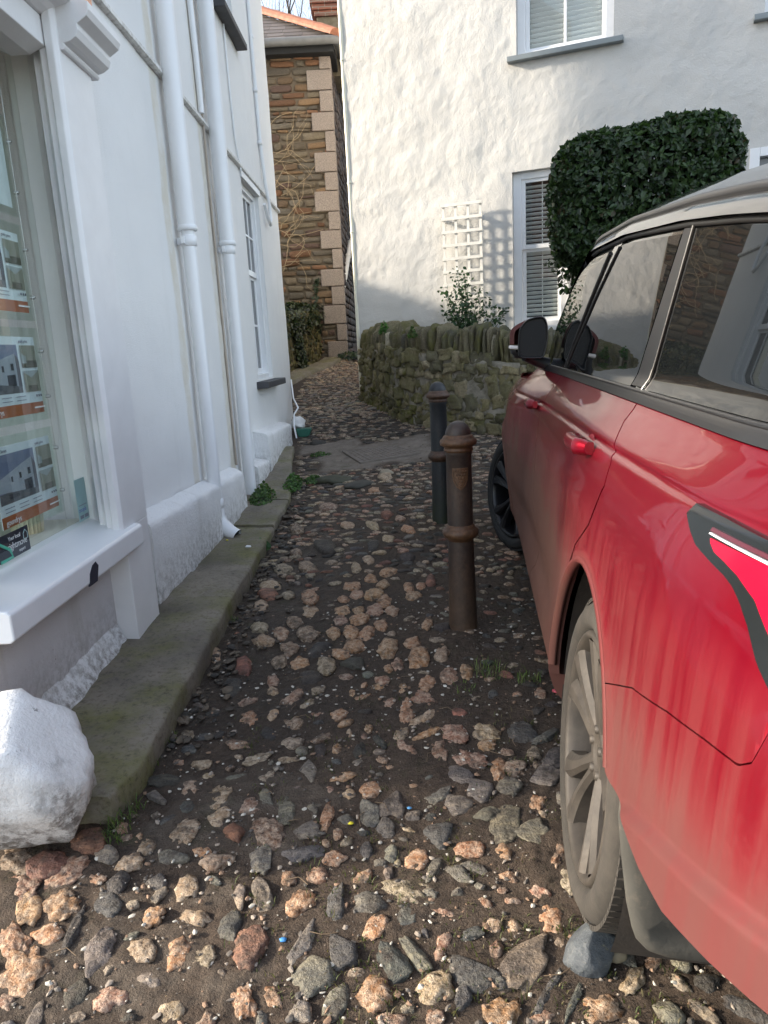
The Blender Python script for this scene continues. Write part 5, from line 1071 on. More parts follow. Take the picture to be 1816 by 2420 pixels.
# dark tilted stones by the manhole and slabs near the drain
for i, (px, py, rx, ry, rz, lab) in enumerate(((790, 1140, .18, .10, .06, 'long dark green stone lying at the edge of the lane beside the weeds'), (850, 1150, .15, .12, .045, 'flat dark slate slab in the lane below the iron cover'), (752, 1052, .10, .06, .05, 'dark low stone by the green hopper'), (913, 1122, .07, .05, .045, 'pale rounded stone just below the iron cover'))):
    p = on_ground(px, py); cc = [(.055, .055, .035), (.06, .056, .045), (.045, .04, .034), (.30, .25, .18)][i]; o = blob('loose_stone', p + np.array((0, .03, .0)), (rx, ry, rz), 3, .18, paint('stone_%s' % 'abcd'[i], cc, .8, .3, .4, 12), 1.3, 40 + i, 5); tag(o, lab, 'stone')

# ------------------------------------------------------------------ weeds, grass and litter
def weed(px, py, r, n_, h, label, cols, sz, seed, name='weed'):
    p = on_ground(px, py); r_ = np.random.default_rng(seed); a = r_.uniform(0, 6.28, n_); d = r * np.sqrt(r_.random(n_)); z = h * r_.random(n_) * np.clip(1.15 - d / r, .1, 1)
    P = np.stack([p[0] + np.cos(a) * d, p[1] + np.sin(a) * d * 1.2, p[2] + z + .005], 1); P[:, 2] += ground(P[:, 0], P[:, 1]) - p[2]
    o = leaves(name, P, np.stack([np.cos(a) * .5, np.sin(a) * .5, np.ones(n_) * .8], 1), sz, .42, cols, SOFTLEAF, None, .5, .15, .1, seed); return tag(o, label, 'weed')
GW = [(.045, .095, .022), (.06, .125, .028), (.035, .07, .02), (.085, .14, .04)]
P0 = np.array(L(5.80, .20, -1.12))
def weed_at(P0, rx, ry, h, n_, label, cols, sz, seed, lift=0):
    r_ = np.random.default_rng(seed); a = r_.uniform(0, 6.28, n_); d = np.sqrt(r_.random(n_)); z = h * r_.random(n_) * np.clip(1.2 - d, .12, 1)
    P = np.stack([P0[0] + np.cos(a) * d * rx, P0[1] + np.sin(a) * d * ry, P0[2] + z], 1); o = leaves('weed', P, np.stack([np.cos(a) * .6, np.sin(a) * .6, np.ones(n_) * .7], 1), sz, .42, cols, SOFTLEAF, None, .5, .15, .1, seed); return tag(o, label, 'weed')
weed_at(P0 - np.array((0, 0, .06)), .12, .26, .17, 900, 'leafy green weed clump growing against the plinth beside the second downpipe', GW, .030, 3)
weed_at(np.array((-.80, 6.25, gz(-.8, 6.25))), .09, .32, .12, 800, 'low green weed patch along the outer edge of the mossy slabs', GW + [(.06, .15, .03)], .024, 4)
weed_at(np.array((-.62, 6.35, gz(-.62, 6.35))), .09, .14, .06, 300, 'smaller weed patch between the slabs and the dark stone', GW, .024, 14)
weed_at(np.array((-.62, 7.3, gz(-.62, 7.3))), .12, .10, .04, 200, 'sparse weeds beside the concrete around the iron cover', GW, .024, 15)
p_ = on_ground(622, 1297); weed_at(p_, .045, .06, .08, 60, 'small broad leafed seedling at the slab edge near the pipe outlet', [(.05, .12, .05), (.07, .15, .06)], .055, 5)
weed_at(np.array((.40, 7.75, .12)), .05, .05, .12, 200, 'dead tuft with green fern hanging from the coping of the rubble wall', [(.06, .13, .02), (.08, .10, .03)], .03, 6)
o = weed_at(np.array((.12, 9.0, .20)), .07, .07, .16, 320, 'bright green fern tuft rooted in the coping of the rubble wall', [(.05, .13, .02), (.07, .16, .03)], .03, 7)
def blades(px, py, r, n_, h, label, seed, cols=((.09, .14, .03), (.12, .18, .04), (.16, .17, .07), (.07, .12, .03))):
    p = on_ground(px, py); r_ = np.random.default_rng(seed); V, F, Cc = [], [], []
    for i in range(n_):
        a = r_.uniform(0, 6.28); d = r * math.sqrt(r_.random()); x, y = p[0] + math.cos(a) * d, p[1] + math.sin(a) * d; z = gz(x, y); hh = h * r_.uniform(.25, .75); b = r_.uniform(0, 6.28); le = r_.uniform(.4, 1.6) * hh; w = .0013; c, s = math.cos(b), math.sin(b); k = len(V)
        V += [(x - s * w, y + c * w, z - .005), (x + s * w, y - c * w, z - .005), (x + c * le * .45 - s * w, y + s * le * .45 + c * w, z + hh * .7), (x + c * le * .45 + s * w, y + s * le * .45 - c * w, z + hh * .7), (x + c * le, y + s * le, z + hh)]; F += [(k, k + 1, k + 3), (k, k + 3, k + 2), (k + 2, k + 3, k + 4)]; Cc += [np.array(cols[r_.integers(len(cols))]) * r_.uniform(.7, 1.2)] * 5
    return V, F, Cc, label
TUF = [(1160, 1590, .075, 90, .060, 'grass tuft between the stones below the rusty bollard'), (1248, 1607, .05, 55, .05, 'grass tuft close to the rear tyre'), (285, 1925, .07, 80, .055, 'grass tuft at the foot of the whitewashed boulder'), (270, 1975, .05, 60, .045, 'thin grass growing below the boulder beside the slab end'), (545, 1470, .04, 40, .05, 'yellowing grass tuft at the outer slab edge halfway along'), (395, 1755, .04, 40, .05, 'small grass tuft at the near outer corner of the slab'), (1100, 1630, .05, 40, .035, 'low grass among orange cobbles left of the tyre'), (355, 1810, .04, 35, .04, 'grass sprigs by the cut end of the slab'), (625, 1255, .05, 60, .05, 'dry grass tuft at the slab joint near the pipe outlet')]
for i, a in enumerate(TUF):
    V, F, Cc, lab = blades(*a, 60 + i); o = bulk('grass_tuft', np.array(V), np.array(F), GRASSM, None, np.array(Cc), False); tag(o, lab, 'grass', 'grass tufts along the lane')
V, F, Cc = [], [], []
for k in range(240):
    px, py = rng.uniform(560, 1640), rng.uniform(1640, 2420)
    a = blades(px, py, rng.uniform(.015, .05), rng.randint(4, 14), rng.uniform(.012, .026), '', 200 + k, ((.055, .075, .018), (.08, .09, .028), (.12, .10, .05))); F += [tuple(i + len(V) for i in f) for f in a[1]]; V += a[0]; Cc += a[2]
tag(bulk('grass', np.array(V), np.array(F), GRASSM, None, np.array(Cc), False), 'sparse short grass sprouting in the earth between the cobbles', 'grass', None, 'stuff')
# grit, chips and dead leaf bits
V, F, Cc = [], [], []
def chip(x, y, s, c, lift=.0):
    v, f = ICO[1]; k = len(V); z = gz(x, y) + lift; q = v * (1 + .4 * nrng.normal(size=(len(v), 1)).clip(-.6, .6)) * np.array((s * rng.uniform(.7, 1.6), s * rng.uniform(.6, 1.2), s * .5)); a = rng.uniform(0, 3.14); c_a, s_a = math.cos(a), math.sin(a)
    V.extend((x + p[0] * c_a - p[1] * s_a, y + p[0] * s_a + p[1] * c_a, z + p[2] + s * .2) for p in q); F.extend(tuple(i + k for i in g) for g in f); Cc.extend([c] * len(v))
for _ in range(4200):
    y = .95 + 2.6 * rng.random() ** 1.5; x = rng.uniform(-.88, 1.0); chip(x, y, rng.choice((.0015, .002, .003, .0045, .007)), rng.choice(((.30, .25, .2), (.14, .12, .10), (.08, .07, .06), (.45, .42, .36), (.22, .14, .09))), .004)
for _ in range(420):
    y = rng.uniform(2.2, 6.5); x = float(slab_edge(y)) + abs(rng.gauss(0, .10)) + .01; chip(x, y, rng.choice((.006, .01, .014, .02)), rng.choice(((.05, .04, .03), (.07, .055, .04), (.03, .026, .022), (.11, .085, .06))), .006)
for _ in range(600):
    y = rng.uniform(3.0, 7.5); x = rng.uniform(-.8, 1.1); chip(x, y, rng.choice((.003, .005, .008)), rng.choice(((.25, .2, .15), (.10, .085, .07), (.05, .045, .04))), .004)
for px, py in [(405, 1735), (452, 1700), (600, 1330), (560, 1420), (1260, 1500), (1195, 1440), (1052, 1625), (832, 1628), (1075, 1215), (860, 1250), (1390, 2280), (930, 1250), (1120, 1870), (480, 1700), (470, 1745)]:
    p = on_ground(px, py); chip(p[0], p[1], .006, (.62, .60, .54), .006)
tag(bulk('gravel', np.array(V), np.array(F), (lambda n: (n.set(base=n.attr('Col'), rough=.8), n.m)[1])(NT('grit')), None, np.array(Cc), False), 'grit and small stone chips scattered over the earth', 'gravel', None, 'stuff')
for i, (px, py, c, s, lab) in enumerate(((830, 1951, (.70, .60, .03), .008, 'tiny yellow scrap on the earth between grey cobbles'), (968, 1915, (.10, .30, .55), .007, 'tiny blue scrap of wrapper near the yellow one'), (670, 2227, (.05, .22, .50), .009, 'small blue plastic sliver beside the long grey stone'), (541, 1312, (.68, .58, .04), .010, 'yellow petal on the dark slab below the pipe outlet'), (590, 1328, (.75, .76, .76), .020, 'crumpled white paper scrap on the dark slab corner'), (1316, 1637, (.40, .06, .08), .018, 'torn red and white wrapper beside the rear tyre'))):
    p = on_ground(px, py); o = blob('litter', p + np.array((0, 0, .008 + (slabtop(p[1]) - p[2] if i in (3, 4) else 0))), (s, s * .8, s * .4), 2, .35, simple('litter_%s' % 'abcdef'[i], c, .6), 1.5, 70 + i); tag(o, lab, 'litter')
# long dead twigs and a curled leaf
mb = MB()
for k in range(46):
    x, y = rng.uniform(-.8, .9), .95 + 2.2 * rng.random() ** 1.3; a = rng.uniform(0, 6.28); l = rng.uniform(.02, .07); p = Vector((x, y, gz(x, y) + .008)); mb.tube([p, p + Vector((math.cos(a) * l * .5, math.sin(a) * l * .5, .006)), p + Vector((math.cos(a + .4) * l, math.sin(a + .4) * l, 0))], .0011, 4)
tag(mb.build('twig_litter', simple('dry_twig', (.16, .11, .065), .8)), 'dry twigs and stalks scattered between the cobbles', 'twigs', None, 'stuff')
# ------------------------------------------------------------------ the red car (local x forward from the rear axle, y out to the left, z up)
cH = Vector((0.13527587, 0.99080096, 0.00372713)).normalized(); cN = Vector((-0.98696801, 0.13441978, 0.08846172)); cN = (cN - cH * cN.dot(cH)).normalized(); cU = cH.cross(cN)
cO = Vector((0.40748762, 1.51953532, -1.31772134))
CM = Matrix(((cH.x, cN.x, cU.x, cO.x), (cH.y, cN.y, cU.y, cO.y), (cH.z, cN.z, cU.z, cO.z), (0, 0, 0, 1)))
car = thing('parked_car', 'muddy red four by four with black roof and tinted windows parked tight on the right', 'car', mat=CM)
PZ = [.2, .27, .30, .36, .45, .60, .75, .9, 1.0, 1.04, 1.07, 1.10, 1.18, 1.22, 1.6, 1.7]
PYY = [-.08, -.02, .005, .028, .03, .03, .03, .03, .022, .013, .002, -.012, -.07, -.075, -.10, -.13]
def Yc(s, z):
    s = np.asarray(s, float); z = np.asarray(z, float); k = .014; s, z = np.broadcast_arrays(s, z)
    y = (np.interp(z - k, PZ, PYY) + np.interp(z, PZ, PYY) * 2 + np.interp(z + k, PZ, PYY)) / 4
    y = y - .035 * (np.maximum(0, -.45 - s) / .3) ** 2 - .05 * np.maximum(0, s - 2.3) ** 2
    y = y + .085 * sstep(1.55, 2.45, s) * np.interp(z, [.34, .45, .6, .78, 1.0, 1.16, 1.22], [0, .2, .6, 1, 1, .45, 0])
    y = y - sstep(1.19, 1.25, z) * (.012 * np.maximum(0, 1.4 - s) + .020 * np.maximum(0, .25 - s))
    zc = np.interp(s, [-.8, 0, 1.8], [1.10, 1.081, 1.053]); y = y - .007 * np.exp(-((z - zc) / .006) ** 2)          # the pressed waist line
    y = y + .006 * np.exp(-((np.hypot(s, z - .385) - .44) / .035) ** 2) * (np.hypot(s, z - .385) < .56)                # flared arch lips
    y = y + .012 * np.exp(-((np.hypot(s - 2.92, z - .385) - .44) / .035) ** 2)
    y = y - .016 * np.exp(-((z - .52) / .07) ** 2) * sstep(.5, .8, s) * sstep(2.4, 2.1, s)                                # hollow along the door feet
    zr = np.interp(s, [-1.1, -.87, -.76, -.65, -.55, -.46], [.78, .70, .668, .64, .605, .56]); y = y + .016 * sstep(.012, -.018, z - zr) * sstep(-.45, -.56, s)   # bumper shoulder
    return y
def cpanel(name, S, Z, mat, off=0.0, depth=.03, parent=None, lbl=None):
    P = np.stack([S, Yc(S, Z) + off, Z], -1); m = MB(); m.grid(P)
    e = np.concatenate([P[:, 0], P[-1, 1:], P[::-1, -1][1:], P[0, ::-1][1:-1]]); e2 = e.copy(); e2[:, 1] -= depth
    e3 = e - np.array((0, .004, 0)); n = len(e)
    m.add([tuple(p) for p in np.concatenate([e, e2])], [(i, (i + 1) % n, n + (i + 1) % n, n + i) for i in range(n)])
    o = m.build(name, mat, parent or car, local=True)
    if lbl: o['label'] = lbl
    return o
def rows(fa, fb, z0, z1, nu, nv):
    zs = np.linspace(z0, z1, nv); U = np.linspace(0, 1, nu)[:, None]; a = np.array([fa(z) for z in zs]); b = np.array([fb(z) for z in zs]); return a[None] * (1 - U) + b[None] * U, np.repeat(zs[None], nu, 0)
# paint
n = NT('car_red'); co = n.sep(); z = co[2]; s = co[0]
fl = n.noise(900, 2, .5); base = n.mix((.20, .0004, .011), (.25, .0007, .015), fl)
low = n.ramp(z, (.30, 1.0), (.66, .92), (.86, .5), (1.02, .06), interp='EASE')
fr = n.ramp(s, (.0, .0), (1.0, 1.0)); fr = n.math('MULTIPLY', n.math('SUBTRACT', s, .0), .62, clamp=True)
stk = n.noise(1.0, 5, .6, n.mapping((26, 26, 1.1))); cl = n.noise(3.3, 6, .7); sp = n.noise(70, 4, .7, n.mapping((.35, 1, 1.0), rot=(0, .5, 0)))
d1 = n.math('MULTIPLY', low, n.mix(n.ramp(stk, (.36, .35), (.56, 1.0)), (1, 1, 1), n.ramp(z, (.68, .85), (.80, 0.0))))
d1 = n.math('ADD', d1, n.math('MULTIPLY', fr, n.math('MULTIPLY', n.ramp(z, (.5, .75), (1.0, .50), (1.12, .0)), n.ramp(cl, (.35, .3), (.65, 1.0)))), clamp=True)
ar = n.node('ShaderNodeVectorMath', operation='DISTANCE'); n.link(n.mapping((1, 0, 1)), ar.inputs[0]); ar.inputs[1].default_value = (0, 0, .385)
arch = n.ramp(ar.outputs['Value'], (.43, 1.0), (.455, .8), (.475, .15), (.7, 0.0)); d1 = n.math('MAXIMUM', d1, n.math('MULTIPLY', arch, .85))
spk = n.math('MULTIPLY', n.ramp(sp, (.70, 0.0), (.73, 1.0)), n.ramp(z, (.9, .5), (1.1, .06))); d1 = n.math('MAXIMUM', d1, spk)
dirt = n.math('MULTIPLY', d1, .86)
col = n.mix(base, n.mix(n.mix((.062, .034, .030), (.094, .058, .048), cl), n.mix((.07, .045, .034), (.14, .098, .072), cl), n.ramp(s, (.15, 0.0), (.7, 1.0))), dirt)
n.set(base=col, rough=n.mix((.32, .32, .32), (.75, .75, .75), dirt), metal=n.math('MULTIPLY', n.math('SUBTRACT', 1.0, dirt), .65), coat=n.math('MULTIPLY', n.math('SUBTRACT', 1.0, n.math('MULTIPLY', dirt, 1.1), clamp=True), .8), coatr=.025, spec=.15)
n.bump(n.noise(2.0, 3, .5), .02, .02); CRED = n.m
CBLK = NT('car_black_gloss'); CBLK.set(base=(.010, .0105, .011), rough=.12, coat=1.0, coatr=.02); CBLK = CBLK.m
ROOFM = NT('car_roof'); ROOFM.set(base=(.010, .010, .011), rough=.12, coat=1.0, coatr=.02); ROOFM = ROOFM.m
TINT = NT('tinted_glass'); TINT.set(base=(.005, .006, .007), rough=.012, spec=.5); TINT = TINT.m
SEAL = simple('rubber_seal', (.014, .014, .014), .55); TRIMB = simple('black_trim', (.018, .018, .019), .28); CHROME = simple('satin_strip', (.22, .22, .22), .3, metal=1.0)
BLACKP = simple('black_plastic', (.015, .015, .016), .6)
shut = lambda z: float(np.interp(z, [.70, .765, .817, .905, 1.013, 1.057, 1.085, 1.137, 1.18], [.30, .242, .213, .07, -.01, .012, .063, .148, .167]))
bcl = lambda z: float(np.interp(z, [.355, .40, .46, .52, .60, .69, 1.12, 1.18], [1.30, 1.27, 1.17, 1.16, 1.30, 1.42, 1.60, 1.64]))
bline = lambda s: np.interp(s, [-1.0, -.90, -.835, -.822, -.81, -.79, -.722, -.627, -.478, -.31], [1.03, 1.0, .95, .90, .862, .845, .836, .818, .777, .70])
AR = .43
archt = lambda s: .385 + np.sqrt(np.maximum(AR * AR - s * s, 0))
# rear quarter
u = np.linspace(0, 1, 150); s0 = -.985 + (1.195 - .003) * u; zb = np.where(s0 > -.31, archt(s0), bline(s0)); zb = np.minimum(zb, 1.15)
v = np.r_[np.linspace(0, 1, 30)]; Zq = [zb + (.86 - zb) * t for t in v[:-1]] if True else None
Zq = [np.where(zb < .86, zb + (.86 - zb) * t, zb + .001 * t) for t in v] + [np.maximum(np.full_like(zb, z_), zb + .002) for z_ in np.linspace(.865, 1.178, 72)]
Zq = np.stack(Zq, 1); wq = sstep(.55, 1, u)[:, None]; Sq = s0[:, None] + (np.interp(Zq, [.70, .765, .817, .905, 1.013, 1.057, 1.085, 1.137, 1.18], [.24, .225, .213, .07, -.01, .012, .063, .148, .167]) - .213 - .002) * wq
cpanel('quarter_panel', Sq, Zq, CRED)
# bumper
u = np.linspace(0, 1, 120); s0 = -1.0 + (1.0 - .312) * u; top = bline(s0) - .0028; lowe = np.interp(s0, [-1.0, -.89, -.82, -.717, -.64, -.55, -.43], [.66, .622, .60, .573, .575, .59, .57]); lo = np.where(s0 > -.43, np.maximum(archt(s0), lowe), lowe); lo = np.minimum(lo, top - .002)
Vv = np.linspace(0, 1, 70)[None]; cpanel('rear_bumper', np.repeat(s0[:, None], 70, 1), lo[:, None] + (top - lo)[:, None] * Vv, CRED, depth=.12)
# doors
sr = lambda z: max(shut(z), math.sqrt(max(AR * AR - (z - .385) ** 2, 0)) + .002 if z < .76 else -9)
S, Z = rows(lambda z: sr(z) + .002, lambda z: bcl(z) - .0025, .355, 1.178, 130, 150); rd = cpanel('rear_door', S, Z, CRED)
S, Z = rows(lambda z: bcl(z) + .0025, lambda z: 2.50 + .03 * z, .355, 1.178, 90, 150); fd = cpanel('front_door', S, Z, CRED, lbl='mud streaked front door')
# wing and sill
u = np.linspace(0, 1, 110); s0 = 2.54 + .98 * u; zb = np.where(np.abs(s0 - 2.92) < AR, archt(s0 - 2.92), .36); zt = np.interp(s0, [2.5, 3.0, 3.5], [1.15, 1.11, 1.02]); Vv = np.linspace(0, 1, 60)[None]
cpanel('front_wing', np.repeat(s0[:, None], 60, 1), zb[:, None] + (zt - zb)[:, None] * Vv, CRED)
S, Z = rows(lambda z: .44, lambda z: 2.47, .262, .352, 80, 14); cpanel('sill', S, Z, CRED, depth=.08)
# arch lips, wells and underbody
def archring(cx, a0, a1, name, lbl=None):
    m = MB(); A = np.linspace(R(a0), R(a1), 90); P = []
    for a in A:
        row = []
        for r_, dy in ((.446, .0005), (.443, .003), (.434, .004), (.4295, .001), (.4285, -.008), (.430, -.018)):
            s_, z_ = cx + r_ * math.cos(a), .385 + r_ * math.sin(a); row.append((s_, float(Yc(s_, max(z_, .3))) + dy - (.012 if r_ < .43 else 0), z_))
        P.append(row)
    m.grid(np.array(P)); return m.build(name, CRED, car, local=True)
archring(0, 0, 154, 'wheel_arch'); archring(2.92, 0, 182, 'wheel_arch')
WELL = paint('dusty_liner', (.035, .028, .022), .9, .3, .3, 12, .25, (.12, .09, .065))
for cx in (0, 2.92):
    m = MB(); P = np.array([[(cx + .445 * math.cos(a), y, .385 + .445 * math.sin(a)) for y in (-.012, -.08, -.2, -.34)] for a in np.linspace(R(-25), R(205), 60)]); m.grid(P); m.add([(cx + .445 * math.cos(a), -.34, .385 + .445 * math.sin(a)) for a in np.linspace(R(-25), R(205), 60)], [tuple(range(60))]); m.build('wheel_well', WELL, car, local=True)
m = MB(); m.box((-.95, -1.85, .42), (3.4, -.36, 1.16)); m.box((.45, -.36, .32), (2.45, -.06, 1.16)); m.box((-.80, -.36, .66), (-.47, -.12, 1.1)); m.box((.42, -1.8, .25), (2.5, -.09, .33)); m.build('underbody', BLACKP, car, local=True)
# far side, nose and tail closing the body
def profile_loop(): return [(.42, .0), (.62, .0), (.8, .0), (.95, .0), (1.05, .0), (1.16, -.05)]
m = MB(); path = [(-.98, float(Yc(-.98, .8))), (-1.03, -.17), (-1.06, -.28), (-1.075, -.5), (-1.08, -.96), (-1.075, -1.42), (-1.06, -1.64), (-1.03, -1.75), (-.95, -1.84)]
P = np.array([[(s_ - .03 * (z_ < .85) * (.5 + .5 * (y_ < -.2)), y_ - (.03 if z_ > 1.1 else 0), z_) for z_ in (.60, .70, .84, .86, 1.0, 1.1, 1.178)] for s_, y_ in path]); m.grid(P); m.build('tailgate', CRED, car, local=True)
m = MB(); path = [(3.50, float(Yc(3.5, .7))), (3.62, -.14), (3.72, -.34), (3.76, -.6), (3.78, -.96), (3.76, -1.32), (3.72, -1.58), (3.62, -1.78), (3.5, -1.86)]
P = np.array([[(s_ - .10 * max(0, z_ - .75), y_, z_) for z_ in (.30, .45, .6, .75, .88, 1.0)] for s_, y_ in path]); m.grid(P); m.build('front_bumper', CRED, car, local=True)
m = MB(); P = np.array([[(s_, -.96 + (y_ + .96) * (1 if s_ < 3.2 else 1), z_) for y_, z_ in zip(np.linspace(float(Yc(s_, 1.1)), -1.92 - float(Yc(s_, 1.1)), 13), zt_ + .045 * (1 - np.linspace(-1, 1, 13) ** 4))] for s_, zt_ in ((2.52, 1.15), (2.8, 1.13), (3.1, 1.095), (3.35, 1.05), (3.55, 1.01), (3.70, .94))]); m.grid(P); m.build('bonnet', CRED, car, local=True)
m = MB(); ss_ = np.linspace(-.95, 3.5, 40); P = np.array([[(s_, -1.92 - float(Yc(s_, z_)), z_) for z_ in (.33, .45, .6, .9, 1.05, 1.17)] for s_ in ss_]); m.grid(P); m.build('far_side', CRED, car, local=True)
# greenhouse
gt = lambda s_: np.interp(s_, [-.95, -.41, -.2, .1, .74, 1.3, 1.7], [1.41, 1.505, 1.535, 1.572, 1.632, 1.658, 1.64])
gtop_s = lambda z: 0
apil = lambda z: float(np.interp(z, [1.215, 1.40, 1.5, 1.6, 1.66], [2.52, 2.26, 2.02, 1.70, 1.42]))
def cols(sa, sb, ztop, z0, nu=60, nv=26):
    s_ = np.linspace(0, 1, nu)[:, None]; t = np.linspace(0, 1, nv)[None]
    Z = np.zeros((nu, nv)); S = np.zeros((nu, nv))
    for j in range(nv):
        # iterate: top edge height depends on s
        for i in range(nu):
            z_ = z0 + (1.6 - z0) * t[0, j]
            for _ in range(6):
                a, b = sa(z_), sb(z_); sx = a + (b - a) * s_[i, 0]; z_ = z0 + (float(ztop(sx)) - z0) * t[0, j]
            S[i, j] = sx; Z[i, j] = z_
    return S, Z
top1 = lambda s_: min(float(gt(s_)), 1.66)
S, Z = cols(lambda z: -.93, lambda z: apil(z) , top1, 1.205); cpanel('greenhouse', S, Z, CBLK, -.007, .05)
bfr = lambda z: float(np.interp(z, [1.215, 1.26, 1.47, 1.64], [1.60, 1.54, 1.21, .91])); brr = lambda z: float(np.interp(z, [1.215, 1.25, 1.48, 1.63], [1.53, 1.48, 1.06, .74])); crr = lambda z: float(np.interp(z, [1.215, 1.23, 1.57], [.305, .30, .13])); cqr = lambda z: float(np.interp(z, [1.2, 1.58], [.17, .05]))
tg = lambda d: (lambda s_: float(gt(s_)) - d)
S, Z = cols(lambda z: bfr(z), lambda z: apil(z) - .10, tg(.035), 1.211); cpanel('window', S, Z, TINT, .0005, .01, fd)
S, Z = cols(lambda z: crr(z), lambda z: brr(z), tg(.03), 1.211); cpanel('window', S, Z, TINT, .0005, .01, rd)
S, Z = cols(lambda z: -.86, lambda z: cqr(z) - .012, tg(.022), 1.211); cpanel('quarter_window', S, Z, TINT, .0005, .01)
S, Z = cols(lambda z: brr(z) + .022, lambda z: bfr(z) - .03, tg(.012), 1.215); cpanel('door_pillar', S, Z, CBLK, .0008, .01)
S, Z = cols(lambda z: cqr(z) + .006, lambda z: crr(z) - .014, tg(.02), 1.215); cpanel('rear_pillar', S, Z, TRIMB, .002, .01)
def strip(name, pts, r, mat, off=.0): m = MB(); m.tube([(s_, float(Yc(s_, z_)) + off, z_) for s_, z_ in pts], r, 6); return m.build(name, mat, car, local=True)
zz = np.linspace(1.218, 1.60, 14); strip('window_seal', [(bfr(z_) - .02, z_) for z_ in zz], .008, SEAL, .001); strip('window_seal', [(brr(z_) + .012, z_) for z_ in zz], .006, SEAL, .001); strip('chrome_strip', [(cqr(z_), z_) for z_ in np.linspace(1.205, 1.555, 12)], .0035, CHROME, .003)
ss_ = np.linspace(-.9, 1.38, 40); strip('window_seal', [(s_, float(gt(s_)) - .012) for s_ in ss_], .007, SEAL, .001)
S, Z = rows(lambda z: -.93, lambda z: 2.62, 1.181, 1.203, 130, 12); cpanel('waist_trim', S, Z, TRIMB, .007, .03)
strip('waist_seal', [(s_, 1.206) for s_ in np.linspace(-.93, 2.5, 60)], .005, TRIMB, .004)
# roof and windscreen
m = MB(); ss_ = np.r_[np.linspace(-.98, 1.40, 50), 1.46, 1.50]; prof = [(-.096, -.006), (-.104, .012), (-.122, .030), (-.140, .040), (-.160, .060), (-.20, .088), (-.30, .122), (-.45, .148), (-.70, .163), (-.96, .168)]
P = []
for s_ in ss_:
    k = 1.0 if s_ < 1.3 else 1 - .5 * ((s_ - 1.3) / .2) ** 2; g = float(gt(s_)); half = [(y_, g + h * k) for y_, h in prof]; P.append([(s_, y_, z_) for y_, z_ in half] + [(s_, -1.92 - y_, z_) for y_, z_ in half[::-1][1:]])
m.grid(np.array(P)); m.build('roof', ROOFM, car, local=True)
m = MB(); m.tube([(s_, -.128, float(gt(s_)) + .036) for s_ in np.linspace(-.95, 1.38, 40)] + [(1.75, -.125, 1.60), (2.1, -.125, 1.47), (2.5, -.16, 1.24)], .011, 8); m.build('roof_rail', TRIMB, car, local=True)
m = MB(); a0 = [(1.48, y_, 1.655 + .14 * (1 - ((y_ + .96) / .84) ** 2) ** .6) for y_ in np.linspace(-.13, -1.79, 15)]; a1 = [(2.66 - .30 * ((y_ + .96) / .84) ** 2, y_ * 1.0, 1.17) for y_ in np.linspace(-.11, -1.81, 15)]
P = np.array([[np.array(p) * (1 - t) + np.array(q) * t + np.array((0, 0, .05 * math.sin(math.pi * t))) for t in np.linspace(0, 1, 10)] for p, q in zip(a0, a1)]); m.grid(P); m.build('windscreen', TINT, car, local=True)
m = MB(); P = np.array([[np.array(p) * (1 - t) + np.array(q) * t for t in np.linspace(0, 1, 12)] for p, q in (((1.40, -.097, 1.66), (2.56, -.085, 1.20)), ((1.44, -.11, 1.665), (2.60, -.10, 1.20)), ((1.50, -.15, 1.66), (2.64, -.16, 1.19)))]); P[..., 2] += .05 * np.sin(np.pi * np.linspace(0, 1, 12))[None]; m.grid(P); m.build('windscreen_pillar', CBLK, car, local=True)
m = MB(); m.add([(-.95, -.2, 1.20), (-.95, -1.72, 1.20), (-.98, -1.6, 1.42), (-.98, -.3, 1.42)], [(0, 1, 2, 3)]); m.add([(s_, -1.84, 1.2) for s_ in (-.9, 2.4)] + [(1.4, -1.80, 1.64), (-.9, -1.80, 1.42)], [(0, 1, 2, 3)]); m.build('rear_glass', TINT, car, local=True)
# handles
def handle(s0, s1, z_, par):
    m = MB(); y0 = float(Yc((s0 + s1) / 2, z_))
    P = []
    for t in np.linspace(0, 1, 14):
        e = min(t, 1 - t); o = .016 + .026 * float(sstep(0, .16, e)); h = .021 * (1 - .25 * float(sstep(.1, 0, e))); s_ = s0 + (s1 - s0) * t; zc = z_ - .008 * t
        P.append([(s_, y0 + o + a, zc + b) for a, b in ((-.010, -h), (.004, -h * .9), (.010, -h * .3), (.010, h * .4), (.003, h), (-.010, h), (-.014, 0), (-.010, -h))])
    m.grid(np.array(P)); m.add(P[0], [tuple(range(8))]); m.add(P[-1], [tuple(range(8))[::-1]]); h = m.build('handle', CRED, par, local=True)
    m = MB(); m.add([((s0 + s1) / 2 + .07 * math.cos(a) + .0, float(Yc((s0 + s1) / 2 + .07 * math.cos(a), z_ + .032 * math.sin(a))) + .0025, z_ - .012 + .034 * math.sin(a)) for a in np.linspace(0, 2 * math.pi, 28)[:-1]], [tuple(range(27))]); m.build('handle_recess', simple('recess_red', (.12, .004, .01), .4), par, local=True)
handle(.22, .46, 1.060, rd); handle(1.66, 1.86, 1.046, fd)
